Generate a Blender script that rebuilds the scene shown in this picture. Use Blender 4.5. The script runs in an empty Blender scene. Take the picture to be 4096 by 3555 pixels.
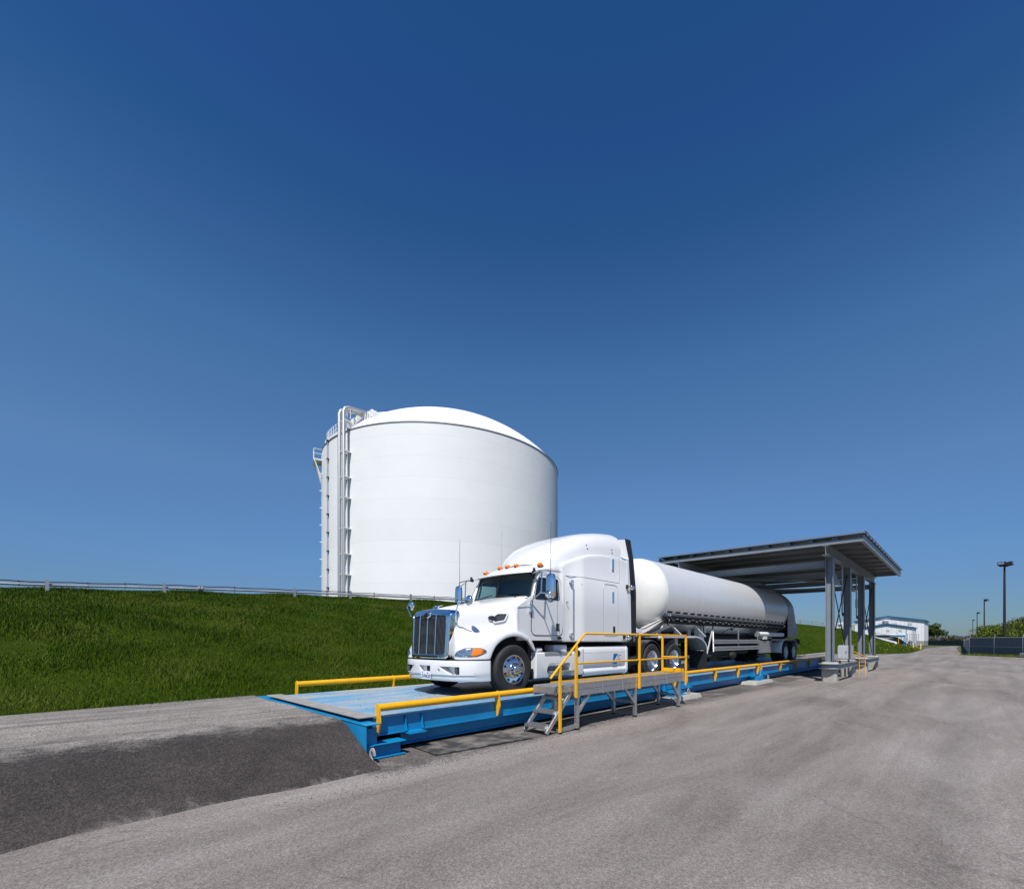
import bpy, bmesh, math, random
import numpy as np
from mathutils import Vector, Matrix
random.seed(7); rng = np.random.default_rng(7)
S = bpy.context.scene
COL = S.collection
R = math.radians

# ------------------------------------------------------------------ camera
# world frame: X runs along the weighbridge away from the viewer, Y across it, Z up, ground at 0
VIEW = 0.741
cd = bpy.data.cameras.new('camera'); cam = bpy.data.objects.new('camera', cd); COL.objects.link(cam)
cam.location = (0, 0, 1.65); cam.rotation_euler = (R(90), 0, VIEW - R(90))
cd.sensor_width = 36; cd.lens = 36*1830.93/4096
cd.shift_x = -154.07/4096; cd.shift_y = 784.8/4096
cd.clip_start = 0.1; cd.clip_end = 6000
S.camera = cam
S.render.resolution_x = 1024; S.render.resolution_y = 888

# ------------------------------------------------------------------ world and sun
SUN = Vector((-.57, -.36, 1.0)).normalized()
w = bpy.data.worlds.new('World'); S.world = w; w.use_nodes = True
nt = w.node_tree; bg = nt.nodes['Background']
sky = nt.nodes.new('ShaderNodeTexSky'); sky.sky_type = 'NISHITA'; sky.sun_disc = False
sky.sun_elevation = math.asin(SUN.z); sky.sun_rotation = math.atan2(SUN.x, SUN.y)
sky.air_density = 1.0; sky.dust_density = 0.25; sky.ozone_density = 3.0; sky.altitude = 100
tc = nt.nodes.new('ShaderNodeTexCoord'); sx = nt.nodes.new('ShaderNodeSeparateXYZ')
nt.links.new(tc.outputs['Generated'], sx.inputs[0])
rp = nt.nodes.new('ShaderNodeValToRGB'); nt.links.new(sx.outputs['Z'], rp.inputs[0])
SKY_STOPS = [(0.0, (0.298, 0.419, 0.594)), (0.05, (0.336, 0.473, 0.671)), (0.1, (0.382, 0.537, 0.762)), (0.155, (0.461, 0.652, 0.879)), (0.2, (0.503, 0.709, 0.938)), (0.3, (0.654, 0.871, 1.06)), (0.424, (0.626, 0.937, 1.138)), (0.5, (0.552, 0.934, 1.183)), (0.596, (0.409, 0.774, 1.08)), (0.667, (0.274, 0.661, 0.994)), (0.73, (0.256, 0.602, 1.007)), (0.81, (0.219, 0.595, 0.961)), (1.0, (0.219, 0.595, 0.961))]
while len(rp.color_ramp.elements) < len(SKY_STOPS): rp.color_ramp.elements.new(.5)
for e, (p, c) in zip(rp.color_ramp.elements, SKY_STOPS):
    e.position = p; e.color = (*c, 1)
mx = nt.nodes.new('ShaderNodeMix'); mx.data_type = 'RGBA'; mx.blend_type = 'MULTIPLY'; mx.inputs['Factor'].default_value = 1
nt.links.new(sky.outputs[0], mx.inputs['A']); nt.links.new(rp.outputs[0], mx.inputs['B'])
nt.links.new(mx.outputs['Result'], bg.inputs[0]); bg.inputs[1].default_value = 0.075
sd = bpy.data.lights.new('sun', 'SUN'); sd.energy = 4.2; sd.angle = R(.53); sd.color = (1, .965, .91)
so = bpy.data.objects.new('sun', sd); COL.objects.link(so); so.location = (-30, -20, 60)
so.rotation_euler = SUN.to_track_quat('Z', 'Y').to_euler()
vs = S.view_settings; vs.view_transform = 'Standard'; vs.look = 'None'; vs.gamma = 1; vs.exposure = 0.4
try: S.cycles.max_bounces = 8
except Exception: pass

# ------------------------------------------------------------------ helpers
ORG = {}
class MB:
    def __init__(s): s.v = []; s.f = []; s.mi = []; s.m = 0
    def face(s, *idx): s.f.append(tuple(idx)); s.mi.append(s.m)
    def add(s, vs_, fs): 
        o = len(s.v); s.v += [tuple(p) for p in vs_]
        for f in fs: s.face(*[i+o for i in f])
    def box(s, x0, x1, y0, y1, z0, z1):
        s.hexa([(x0,y0,z0),(x1,y0,z0),(x1,y1,z0),(x0,y1,z0),(x0,y0,z1),(x1,y0,z1),(x1,y1,z1),(x0,y1,z1)]); return s
    def hexa(s, p): s.add(p, [(0,3,2,1),(4,5,6,7),(0,1,5,4),(1,2,6,5),(2,3,7,6),(3,0,4,7)]); return s
    def bar(s, p0, p1, w, h, up=(0,0,1)):
        p0 = Vector(p0); p1 = Vector(p1); d = (p1-p0).normalized(); u = Vector(up)
        if abs(d.dot(u)) > .98: u = Vector((1,0,0))
        a = d.cross(u).normalized()*w/2; b = a.cross(d).normalized()*h/2
        s.hexa([p0-a-b, p0+a-b, p0+a+b, p0-a+b, p1-a-b, p1+a-b, p1+a+b, p1-a+b]); return s
    def cyl(s, p0, p1, r, r2=None, n=12, caps=True):
        r2 = r if r2 is None else r2
        p0 = Vector(p0); p1 = Vector(p1); d = (p1-p0).normalized()
        a = d.orthogonal().normalized(); b = d.cross(a); o = len(s.v)
        for p, rr in ((p0, r), (p1, r2)):
            for k in range(n):
                t = 2*math.pi*k/n; s.v.append(tuple(p+(a*math.cos(t)+b*math.sin(t))*rr))
        for k in range(n): s.face(o+k, o+(k+1) % n, o+n+(k+1) % n, o+n+k)
        if caps: s.face(*[o+n-1-k for k in range(n)]); s.face(*[o+n+k for k in range(n)])
        return s
    def tube(s, pts, r, n=8, caps=True, closed=False):
        P = [Vector(p) for p in pts]; N = len(P); o = len(s.v); ref = None
        rad = r if isinstance(r, (list, tuple)) else [r]*N
        for i in range(N):
            if closed: t = (P[(i+1) % N]-P[i-1]).normalized()
            else:
                t = Vector()
                if i > 0: t += (P[i]-P[i-1]).normalized()
                if i < N-1: t += (P[i+1]-P[i]).normalized()
                t.normalize()
            if ref is None: ref = t.orthogonal().normalized()
            ref = (ref - t*ref.dot(t)).normalized(); b = t.cross(ref)
            for k in range(n):
                q = 2*math.pi*k/n; s.v.append(tuple(P[i]+(ref*math.cos(q)+b*math.sin(q))*rad[i]))
        for i in range(N if closed else N-1):
            j = (i+1) % N
            for k in range(n): s.face(o+i*n+k, o+i*n+(k+1) % n, o+j*n+(k+1) % n, o+j*n+k)
        if caps and not closed:
            s.face(*[o+n-1-k for k in range(n)]); s.face(*[o+(N-1)*n+k for k in range(n)])
        return s
    def prism(s, poly, axis, a, b):
        def P(u, v, h): return {'x': (h, u, v), 'y': (u, h, v), 'z': (u, v, h)}[axis]
        n = len(poly); o = len(s.v)
        s.v += [P(u, v, a) for u, v in poly] + [P(u, v, b) for u, v in poly]
        s.face(*range(o, o+n)); s.face(*range(o+2*n-1, o+n-1, -1))
        for k in range(n): s.face(o+k, o+(k+1) % n, o+n+(k+1) % n, o+n+k)
        return s
    def lathe(s, prof, org, axis, n=32, closed=False):
        org = Vector(org); d = Vector(axis).normalized(); a = d.orthogonal().normalized(); b = d.cross(a); o = len(s.v); m = len(prof)
        for r, h in prof:
            for k in range(n):
                t = 2*math.pi*k/n; s.v.append(tuple(org+d*h+(a*math.cos(t)+b*math.sin(t))*r))
        for i in range(m if closed else m-1):
            j = (i+1) % m
            for k in range(n): s.face(o+i*n+k, o+i*n+(k+1) % n, o+j*n+(k+1) % n, o+j*n+k)
        return s
    def grid(s, rows, cu=False, cv=False):
        o = len(s.v); nr = len(rows); nc = len(rows[0])
        for r in rows: s.v += [tuple(p) for p in r]
        for i in range(nr if cu else nr-1):
            for j in range(nc if cv else nc-1):
                i2 = (i+1) % nr; j2 = (j+1) % nc
                s.face(o+i*nc+j, o+i*nc+j2, o+i2*nc+j2, o+i2*nc+j)
        return s
    def ell(s, c, rx, ry, rz, nu=16, nv=10, rot=None):
        rows = []
        for i in range(nv+1):
            t = math.pi*i/nv; row = []
            for k in range(nu):
                p = 2*math.pi*k/nu
                q = Vector((rx*math.sin(t)*math.cos(p), ry*math.sin(t)*math.sin(p), rz*math.cos(t)))
                if rot: q = rot @ q
                row.append(Vector(c)+q)
            rows.append(row)
        s.grid(rows, cv=True); return s
    def ibeam(s, p0, p1, h, wd, tw=.012, tf=.016, up=(0,0,1)):
        p0 = Vector(p0); p1 = Vector(p1); u = Vector(up)
        s.bar(p0, p1, tw, h-2*tf, up)
        d = (p1-p0).normalized(); a = d.cross(u).normalized(); b = a.cross(d)
        for sg in (-1, 1): s.bar(p0+b*sg*(h-tf)/2, p1+b*sg*(h-tf)/2, wd, tf, up)
        return s
    def build(s, name, mats, parent=None, smooth=False, bevel=0, sub=0, solid=0, seg=2, angle=40):
        off = Vector((0,0,0))
        if parent is not None: off = ORG[parent.name]
        me = bpy.data.meshes.new(name)
        me.from_pydata([tuple(Vector(p)-off) for p in s.v], [], s.f)
        if not isinstance(mats, (list, tuple)): mats = [mats]
        for m in mats: me.materials.append(m)
        me.polygons.foreach_set('material_index', s.mi)
        bm = bmesh.new(); bm.from_mesh(me)
        bmesh.ops.remove_doubles(bm, verts=bm.verts, dist=1e-5)
        bmesh.ops.recalc_face_normals(bm, faces=bm.faces)
        bm.to_mesh(me); bm.free()
        o = bpy.data.objects.new(name, me); COL.objects.link(o)
        if parent is not None: o.parent = parent
        ORG[o.name] = off
        if solid:
            md = o.modifiers.new('solid', 'SOLIDIFY'); md.thickness = solid; md.offset = -1
        if bevel:
            md = o.modifiers.new('bevel', 'BEVEL'); md.width = bevel; md.segments = seg; md.limit_method = 'ANGLE'; md.angle_limit = R(35)
        if sub:
            md = o.modifiers.new('sub', 'SUBSURF'); md.levels = sub; md.render_levels = sub
        if smooth or sub:
            for p in me.polygons: p.use_smooth = True
            if not sub:
                try: me.set_sharp_from_angle(angle=R(angle))
                except Exception: pass
        return o
def tag(o, label=None, cat=None, group=None, kind=None):
    if label: o['label'] = label
    if cat: o['category'] = cat
    if group: o['group'] = group
    if kind: o['kind'] = kind
    return o
def thing(name, label, cat, loc=(0,0,0), group=None):
    o = bpy.data.objects.new(name, None); COL.objects.link(o); o.location = loc; o.empty_display_size = .2
    ORG[o.name] = Vector(loc); return tag(o, label, cat, group)
def dup(root, loc, label, rotz=None):
    def cp(o, par):
        c = o.copy(); COL.objects.link(c)
        if par is not None: c.parent = par
        for ch in list(o.children): cp(ch, c)
        return c
    c = cp(root, None); c.location = loc; c['label'] = label
    if rotz is not None: c.rotation_euler = (0, 0, rotz)
    return c
def lerp(a, b, t): return a+(b-a)*t

# ------------------------------------------------------------------ materials
def M(name, col, rough=.5, metal=0., var=0., scale=4., col2=None, c2fac=(.45, .7), bump=0., bscale=60., coat=0., spec=.5, detail=6, stretch=None, trans=0, ior=1.45):
    m = bpy.data.materials.new(name); m.use_nodes = True; n = m.node_tree.nodes; l = m.node_tree.links
    b = n['Principled BSDF']; b.inputs['Roughness'].default_value = rough; b.inputs['Metallic'].default_value = metal
    b.inputs['Base Color'].default_value = (*col, 1); b.inputs['Specular IOR Level'].default_value = spec
    b.inputs['Coat Weight'].default_value = coat; b.inputs['Coat Roughness'].default_value = .06
    b.inputs['Transmission Weight'].default_value = trans; b.inputs['IOR'].default_value = ior
    t = n.new('ShaderNodeTexCoord'); mp = n.new('ShaderNodeMapping'); l.new(t.outputs['Object'], mp.inputs[0])
    if stretch: mp.inputs['Scale'].default_value = stretch
    if var or col2:
        nz = n.new('ShaderNodeTexNoise'); nz.inputs['Scale'].default_value = scale; nz.inputs['Detail'].default_value = detail; nz.inputs['Roughness'].default_value = .62
        l.new(mp.outputs[0], nz.inputs['Vector'])
        r = n.new('ShaderNodeValToRGB'); l.new(nz.outputs['Fac'], r.inputs[0])
        r.color_ramp.elements[0].position = c2fac[0] if col2 else .3; r.color_ramp.elements[1].position = c2fac[1] if col2 else .7
        if col2:
            r.color_ramp.elements[0].color = (*col, 1); r.color_ramp.elements[1].color = (*col2, 1)
        else:
            r.color_ramp.elements[0].color = (*[c*(1-var) for c in col], 1); r.color_ramp.elements[1].color = (*[min(1, c*(1+var)) for c in col], 1)
        l.new(r.outputs[0], b.inputs['Base Color'])
    if bump:
        nb = n.new('ShaderNodeTexNoise'); nb.inputs['Scale'].default_value = bscale; nb.inputs['Detail'].default_value = 4
        l.new(mp.outputs[0], nb.inputs['Vector'])
        bp = n.new('ShaderNodeBump'); bp.inputs['Strength'].default_value = bump; bp.inputs['Distance'].default_value = .02
        l.new(nb.outputs['Fac'], bp.inputs['Height']); l.new(bp.outputs[0], b.inputs['Normal'])
    return m
def tweak(m): return m.node_tree, m.node_tree.nodes, m.node_tree.links, m.node_tree.nodes['Principled BSDF']
def new(n, t, **kw):
    o = n.new(t)
    for k, v in kw.items():
        if k in o.inputs: o.inputs[k].default_value = v
        else: setattr(o, k, v)
    return o
def ramp(n, l, src, stops):
    r = n.new('ShaderNodeValToRGB'); l.new(src, r.inputs[0])
    while len(r.color_ramp.elements) < len(stops): r.color_ramp.elements.new(.5)
    for e, (p, c) in zip(r.color_ramp.elements, stops):
        e.position = p; e.color = (*c, 1) if isinstance(c, tuple) else (c, c, c, 1)
    return r.outputs[0]
def mix(n, l, f, a, b, mode='MIX'):
    q = n.new('ShaderNodeMix'); q.data_type = 'RGBA'; q.blend_type = mode
    for sock, val in (('Factor', f), ('A', a), ('B', b)):
        s = q.inputs[sock]
        if hasattr(val, 'links'): l.new(val, s)
        else: s.default_value = val if sock == 'Factor' else (*val, 1)
    return q.outputs['Result']
def noise(n, l, vec, scale, detail=4, rough=.6, dist=0):
    q = n.new('ShaderNodeTexNoise'); q.inputs['Scale'].default_value = scale; q.inputs['Detail'].default_value = detail
    q.inputs['Roughness'].default_value = rough; q.inputs['Distortion'].default_value = dist; l.new(vec, q.inputs['Vector']); return q.outputs['Fac']
def asphalt(name, lo, hi, dark, darkamt=.5, bump=.35, streak=False):
    m = M(name, hi, rough=.92, spec=.25); _, n, l, b = tweak(m)
    t = n.new('ShaderNodeTexCoord').outputs['Object']
    big = ramp(n, l, noise(n, l, t, .35, 5, .62, .6), [(.35, lo), (.68, hi)])
    mid = ramp(n, l, noise(n, l, t, 2.3, 5, .7), [(.3, .82), (.7, 1.14)])
    c = mix(n, l, 1., big, mid, 'MULTIPLY')
    v = n.new('ShaderNodeTexVoronoi'); v.inputs['Scale'].default_value = 75; l.new(t, v.inputs['Vector'])
    sp = ramp(n, l, v.outputs['Color'], [(.1, .5), (.55, 1.), (.93, 1.75)])
    c = mix(n, l, .8, c, sp, 'MULTIPLY')
    f2 = ramp(n, l, noise(n, l, t, 210, 2), [(.3, .72), (.7, 1.28)])
    c = mix(n, l, 1., c, f2, 'MULTIPLY')
    if darkamt:
        st = ramp(n, l, noise(n, l, t, .8, 6, .7, 1.2), [(.56, 0.), (.72, 1.)])
        st2 = n.new('ShaderNodeMath'); st2.operation = 'MULTIPLY'; l.new(st, st2.inputs[0]); st2.inputs[1].default_value = darkamt
        c = mix(n, l, st2.outputs[0], c, dark)
    if streak:
        mp = n.new('ShaderNodeMapping'); mp.inputs['Scale'].default_value = (.25, 3.2, 1); l.new(t, mp.inputs[0])
        s1 = ramp(n, l, noise(n, l, mp.outputs[0], 1.3, 6, .65, .4), [(.46, 0.), (.62, .75)])
        c = mix(n, l, s1, c, dark)
    l.new(c, b.inputs['Base Color'])
    bp = n.new('ShaderNodeBump'); bp.inputs['Strength'].default_value = bump; bp.inputs['Distance'].default_value = .012
    l.new(v.outputs['Distance'], bp.inputs['Height']); l.new(bp.outputs[0], b.inputs['Normal'])
    return m
mAsphalt = M('weathered_asphalt', (.2, .19, .18), .95, spec=.15); _, n, l, b = tweak(mAsphalt)
t = n.new('ShaderNodeTexCoord').outputs['Object']
mp = n.new('ShaderNodeMapping'); mp.inputs['Scale'].default_value = (.45, 1.5, 1); mp.inputs['Rotation'].default_value = (0, 0, R(-12)); l.new(t, mp.inputs[0])
c = ramp(n, l, noise(n, l, mp.outputs[0], .42, 9, .68, .8), [(.30, (.135, .117, .107)), (.46, (.195, .172, .158)), (.66, (.252, .226, .209))])
pale = ramp(n, l, noise(n, l, mp.outputs[0], 1.1, 10, .74, 1.2), [(.58, 0.), (.72, .55)])
c = mix(n, l, pale, c, (.32, .290, .268))
dk = ramp(n, l, noise(n, l, mp.outputs[0], .7, 9, .72, 1.5), [(.60, 0.), (.74, .6)])
c = mix(n, l, dk, c, (.130, .113, .103))
mq = n.new('ShaderNodeMapping'); mq.inputs['Scale'].default_value = (.05, 1.15, 1); mq.inputs['Rotation'].default_value = (0, 0, R(-4)); l.new(t, mq.inputs[0])
c = mix(n, l, .9, c, ramp(n, l, noise(n, l, mq.outputs[0], 1.0, 6, .6, .3), [(.36, .80), (.56, 1.04)]), 'MULTIPLY')
grn = ramp(n, l, noise(n, l, t, 3.1, 6, .7), [(.5, 0.), (.75, .35)]); c = mix(n, l, grn, c, (.195, .185, .160))
v = n.new('ShaderNodeTexVoronoi'); v.inputs['Scale'].default_value = 95; l.new(t, v.inputs['Vector'])
c = mix(n, l, .75, c, ramp(n, l, v.outputs['Color'], [(.08, .58), (.5, 1.), (.95, 1.55)]), 'MULTIPLY')
c = mix(n, l, .8, c, ramp(n, l, noise(n, l, t, 26, 6, .75), [(.3, .80), (.7, 1.18)]), 'MULTIPLY')
ck = n.new('ShaderNodeTexVoronoi'); ck.feature = 'DISTANCE_TO_EDGE'; ck.inputs['Scale'].default_value = .11
nzv = n.new('ShaderNodeTexNoise'); nzv.inputs['Scale'].default_value = .9; nzv.inputs['Detail'].default_value = 7; l.new(t, nzv.inputs['Vector'])
av = n.new('ShaderNodeVectorMath'); av.operation = 'ADD'; l.new(t, av.inputs[0]); sv = n.new('ShaderNodeVectorMath'); sv.operation = 'SCALE'; sv.inputs['Scale'].default_value = 1.6; l.new(nzv.outputs['Color'], sv.inputs[0]); l.new(sv.outputs[0], av.inputs[1]); l.new(av.outputs[0], ck.inputs['Vector'])
ckm = ramp(n, l, ck.outputs['Distance'], [(.0, .30), (.0015, .16), (.003, 0.)])
brk = ramp(n, l, noise(n, l, t, .3, 3), [(.50, 0.), (.58, 1.)])
cm = n.new('ShaderNodeMath'); cm.operation = 'MULTIPLY'; l.new(ckm, cm.inputs[0]); l.new(brk, cm.inputs[1])
c = mix(n, l, cm.outputs[0], c, (.05, .045, .042)); l.new(c, b.inputs['Base Color'])
bp = n.new('ShaderNodeBump'); bp.inputs['Strength'].default_value = .22; bp.inputs['Distance'].default_value = .008; l.new(v.outputs['Distance'], bp.inputs['Height']); l.new(bp.outputs[0], b.inputs['Normal'])
mRampTop = asphalt('dusty_asphalt', (.20, .18, .162), (.30, .275, .25), (.12, .108, .10), .25, .25, streak=True)
mRampSide = asphalt('fresh_asphalt', (.040, .035, .033), (.070, .060, .056), (.028, .025, .024), .5, .7)
mApron = asphalt('oily_asphalt', (.075, .068, .065), (.15, .135, .125), (.04, .036, .034), .6, .6)
mWhite = M('white_truck_paint', (.71, .713, .715), .22, coat=.6, var=.012, scale=2)
mFair = M('white_fairing_paint', (.70, .703, .705), .25, coat=.5, var=.015, scale=2)
mTank = M('white_tank_paint', (.79, .787, .78), .55, var=.02, scale=.4)
mTankRoof = M('white_roof_paint', (.87, .87, .86), .5, var=.01, scale=.5)
mSteelW = M('white_steel', (.72, .72, .71), .5, var=.05, scale=3)
mTrail = M('brushed_white_steel', (.70, .70, .695), .33, .42, var=.025, scale=3, stretch=(.4, 3, 3))
mTrailHead = M('off_white_head_paint', (.70, .69, .66), .4, var=.05, scale=2)
mTrailGrey = M('grey_cabinet_steel', (.29, .29, .29), .42, .3, var=.12, scale=2.5)
mChrome = M('chrome', (.80, .81, .83), .06, 1.)
mRim = M('polished_wheel', (.72, .73, .75), .17, 1.)
mAlu = M('aluminium', (.52, .525, .53), .38, .85, var=.12, scale=9, bump=.03)
mGalv = M('galvanised_steel', (.42, .43, .43), .5, .6, var=.15, scale=12)
mRubber = M('tyre_rubber', (.022, .022, .023), .75, var=.3, scale=8, bump=.1, bscale=90)
mBlack = M('black_plastic', (.018, .018, .02), .5, var=.2)
mBlackGloss = M('glossy_black', (.012, .012, .015), .18, coat=.4)
mDark = M('dark_chassis', (.014, .013, .013), .7, var=.4, scale=9)
mMesh = M('dark_grille_mesh', (.03, .03, .034), .5, .3)
mAmber = M('amber_lens', (.80, .20, .008), .15, coat=.5)
mClear = M('clear_lamp_lens', (.40, .44, .49), .12, .8, var=.65, scale=30)
mGlassDark = M('dark_side_glass', (.010, .013, .016), .08, coat=.6)
mGlass = bpy.data.materials.new('windshield_glass'); mGlass.use_nodes = True
_n = mGlass.node_tree.nodes; _l = mGlass.node_tree.links; _n.clear()
_o = _n.new('ShaderNodeOutputMaterial'); _mx = _n.new('ShaderNodeMixShader'); _tr = _n.new('ShaderNodeBsdfTransparent'); _gl = _n.new('ShaderNodeBsdfGlossy')
_tr.inputs[0].default_value = (.50, .68, .70, 1); _gl.inputs['Roughness'].default_value = .03; _gl.inputs[0].default_value = (.9, .95, 1, 1)
_fr = _n.new('ShaderNodeFresnel'); _fr.inputs[0].default_value = 1.5
_l.new(_fr.outputs[0], _mx.inputs[0]); _l.new(_tr.outputs[0], _mx.inputs[1]); _l.new(_gl.outputs[0], _mx.inputs[2]); _l.new(_mx.outputs[0], _o.inputs[0])
mInterior = M('grey_cab_trim', (.075, .095, .115), .7, var=.15)
mDash = M('dashboard_vinyl', (.16, .21, .23), .6)
mYellow = M('safety_yellow', (.80, .40, .008), .38, var=.06, scale=6)
mYellowDirtyShade = M('dirty_shaded_yellow', (.62, .30, .02), .5, var=.2, scale=5)  # rails under the canopy: dirt plus the roof's shade put into the colour
mBlue = M('blue_steel_paint', (.005, .21, .44), .38, var=.12, scale=3)
mConc = M('grey_concrete', (.36, .345, .31), .9, var=.14, scale=5, bump=.25, bscale=70)
mConcDark = M('stained_concrete', (.27, .265, .25), .9, var=.2, scale=4, bump=.25, bscale=70)
mCan = M('grey_blue_structural_paint', (.20, .225, .25), .45, var=.06, scale=2)
mCanRoof = M('roof_sheet', (.12, .122, .125), .5, .2, var=.08, scale=1.2)
mDia = M('worn_tread_plate', (.06, .058, .056), .6, .3, col2=(.26, .235, .20), c2fac=(.42, .66), scale=3.2)
mFab = M('fence_screen_fabric', (.105, .125, .145), .85, var=.12, scale=3)
mGreenF = M('dark_green_screen', (.02, .04, .045), .8, var=.2)
mPlate = M('licence_plate', (.70, .72, .75), .4)
mBlueInk = M('dark_blue_ink', (.02, .035, .12), .5)
mLogo = M('sign_blue', (.0, .13, .32), .35)
mRed = M('red_marker_lens', (.6, .05, .02), .25)
mBark = M('bark', (.10, .08, .065), .9, var=.25)
mBldg = M('white_metal_siding', (.74, .75, .76), .55, var=.02, scale=.3)
mBlueTrim = M('blue_trim_paint', (.02, .16, .34), .45)
mGreyBack = M('grey_ribbed_plastic', (.17, .20, .205), .5, var=.08)

# deck: blue paint worn and dusted in long drive lanes
mDeck = M('worn_blue_deck', (.16, .40, .68), .55); _, n, l, b = tweak(mDeck)
t = n.new('ShaderNodeTexCoord').outputs['Object']
mp = n.new('ShaderNodeMapping'); mp.inputs['Scale'].default_value = (.35, 1.6, 1); l.new(t, mp.inputs[0])
f1 = ramp(n, l, noise(n, l, mp.outputs[0], 1.25, 8, .72, .5), [(.42, 0.), (.60, .95)])
blue = ramp(n, l, noise(n, l, t, 1.3, 5), [(.3, (.075, .25, .43)), (.7, (.14, .33, .50))])
dust = ramp(n, l, noise(n, l, t, 9, 7, .75), [(.3, (.30, .31, .30)), (.7, (.44, .42, .385))])
c = mix(n, l, f1, blue, dust)
f3 = ramp(n, l, noise(n, l, mp.outputs[0], 2.6, 8, .8, .6), [(.62, 0.), (.70, .8)])
c = mix(n, l, f3, c, (.20, .13, .09)); l.new(c, b.inputs['Base Color'])
# tank shell: faint courses
for mm, ax, per in ((mTank, 2, 2.05),):
    _, n, l, b = tweak(mm)
    t = n.new('ShaderNodeTexCoord').outputs['Object']; sp = n.new('ShaderNodeSeparateXYZ'); l.new(t, sp.inputs[0])
    q = n.new('ShaderNodeMath'); q.operation = 'DIVIDE'; l.new(sp.outputs[ax], q.inputs[0]); q.inputs[1].default_value = per
    fr = n.new('ShaderNodeMath'); fr.operation = 'FRACT'; l.new(q.outputs[0], fr.inputs[0])
    fl = n.new('ShaderNodeMath'); fl.operation = 'FLOOR'; l.new(q.outputs[0], fl.inputs[0])
    wn = n.new('ShaderNodeTexWhiteNoise'); wn.noise_dimensions = '1D'; l.new(fl.outputs[0], wn.inputs['W'])
    g = ramp(n, l, fr.outputs[0], [(0., .90), (.018, .93), (.022, 1.), (1., 1.)])
    g2 = ramp(n, l, wn.outputs['Value'], [(0., .965), (1., 1.0)])
    base = b.inputs['Base Color'].links[0].from_socket
    mp = n.new('ShaderNodeMapping'); mp.inputs['Scale'].default_value = (1.2, 1.2, .12); l.new(t, mp.inputs[0])
    rs = ramp(n, l, noise(n, l, mp.outputs[0], 1.0, 6, .7), [(.66, (1., 1., 1.)), (.74, (.96, .93, .90))])
    c = mix(n, l, 1., base, g, 'MULTIPLY'); c = mix(n, l, 1., c, g2, 'MULTIPLY'); c = mix(n, l, 1., c, rs, 'MULTIPLY')
    l.new(c, b.inputs['Base Color'])
    bp = n.new('ShaderNodeBump'); bp.inputs['Strength'].default_value = .5; bp.inputs['Distance'].default_value = .03; l.new(g, bp.inputs['Height'])
    nzb = noise(n, l, t, .55, 2); bp2 = n.new('ShaderNodeBump'); bp2.inputs['Strength'].default_value = .12; bp2.inputs['Distance'].default_value = .12; l.new(nzb, bp2.inputs['Height'])
    l.new(bp2.outputs[0], bp.inputs['Normal']); l.new(bp.outputs[0], b.inputs['Normal'])
# rims of grime on the tank trailer: streaks running down
_, n, l, b = tweak(mTrail); t = n.new('ShaderNodeTexCoord').outputs['Object']
mp = n.new('ShaderNodeMapping'); mp.inputs['Scale'].default_value = (3.0, .6, .3); l.new(t, mp.inputs[0])
rs = ramp(n, l, noise(n, l, mp.outputs[0], 1.6, 6, .75), [(.5, (1., 1., 1.)), (.8, (.88, .87, .85))])
l.new(mix(n, l, 1., b.inputs['Base Color'].links[0].from_socket, rs, 'MULTIPLY'), b.inputs['Base Color'])
# siding ribs
_, n, l, b = tweak(mBldg); t = n.new('ShaderNodeTexCoord').outputs['Object']; sp = n.new('ShaderNodeSeparateXYZ'); l.new(t, sp.inputs[0])
ad = n.new('ShaderNodeMath'); ad.operation = 'ADD'; l.new(sp.outputs[0], ad.inputs[0]); l.new(sp.outputs[1], ad.inputs[1])
sn = n.new('ShaderNodeMath'); sn.operation = 'FRACT'; l.new(ad.outputs[0], sn.inputs[0])
l.new(mix(n, l, 1., b.inputs['Base Color'].links[0].from_socket, ramp(n, l, sn.outputs[0], [(0., .80), (.12, .84), (.14, 1.), (1., 1.)]), 'MULTIPLY'), b.inputs['Base Color'])
# grille mesh holes
_, n, l, b = tweak(mMesh); t = n.new('ShaderNodeTexCoord').outputs['Object']
v = n.new('ShaderNodeTexVoronoi'); v.inputs['Scale'].default_value = 55; v.inputs['Randomness'].default_value = .0; l.new(t, v.inputs['Vector'])
l.new(ramp(n, l, v.outputs['Distance'], [(.30, (.008, .008, .009)), (.42, (.075, .075, .085))]), b.inputs['Base Color'])
# tread plate bump
_, n, l, b = tweak(mDia); t = n.new('ShaderNodeTexCoord').outputs['Object']
v = n.new('ShaderNodeTexVoronoi'); v.inputs['Scale'].default_value = 16; v.inputs['Randomness'].default_value = .1; l.new(t, v.inputs['Vector'])
bp = n.new('ShaderNodeBump'); bp.inputs['Strength'].default_value = .9; bp.inputs['Distance'].default_value = .02; l.new(v.outputs['Distance'], bp.inputs['Height']); l.new(bp.outputs[0], b.inputs['Normal'])
def leafmat(name, c1, c2, c3, nscale=.6):
    m = M(name, c1, .65, spec=.12); _, n, l, b = tweak(m)
    t = n.new('ShaderNodeTexCoord').outputs['Object']; g = n.new('ShaderNodeNewGeometry')
    a = ramp(n, l, noise(n, l, t, nscale, 6, .7), [(.3, c1), (.5, c2), (.72, c3)])
    r2 = ramp(n, l, g.outputs['Random Per Island'], [(0., .55), (1., 1.45)])
    l.new(mix(n, l, 1., a, r2, 'MULTIPLY'), b.inputs['Base Color'])
    b.inputs['Subsurface Weight'].default_value = 0
    return m
mBlade = leafmat('grass_blades', (.023, .052, .002), (.043, .080, .003), (.100, .115, .018), .42)
mTurf = M('turf', (.020, .036, .002), .95, spec=.05, col2=(.036, .058, .004), c2fac=(.35, .7), scale=1.3, bump=.8, bscale=14)
mLeafY = leafmat('spring_leaves', (.075, .10, .012), (.10, .135, .018), (.14, .16, .03), .25)
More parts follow.
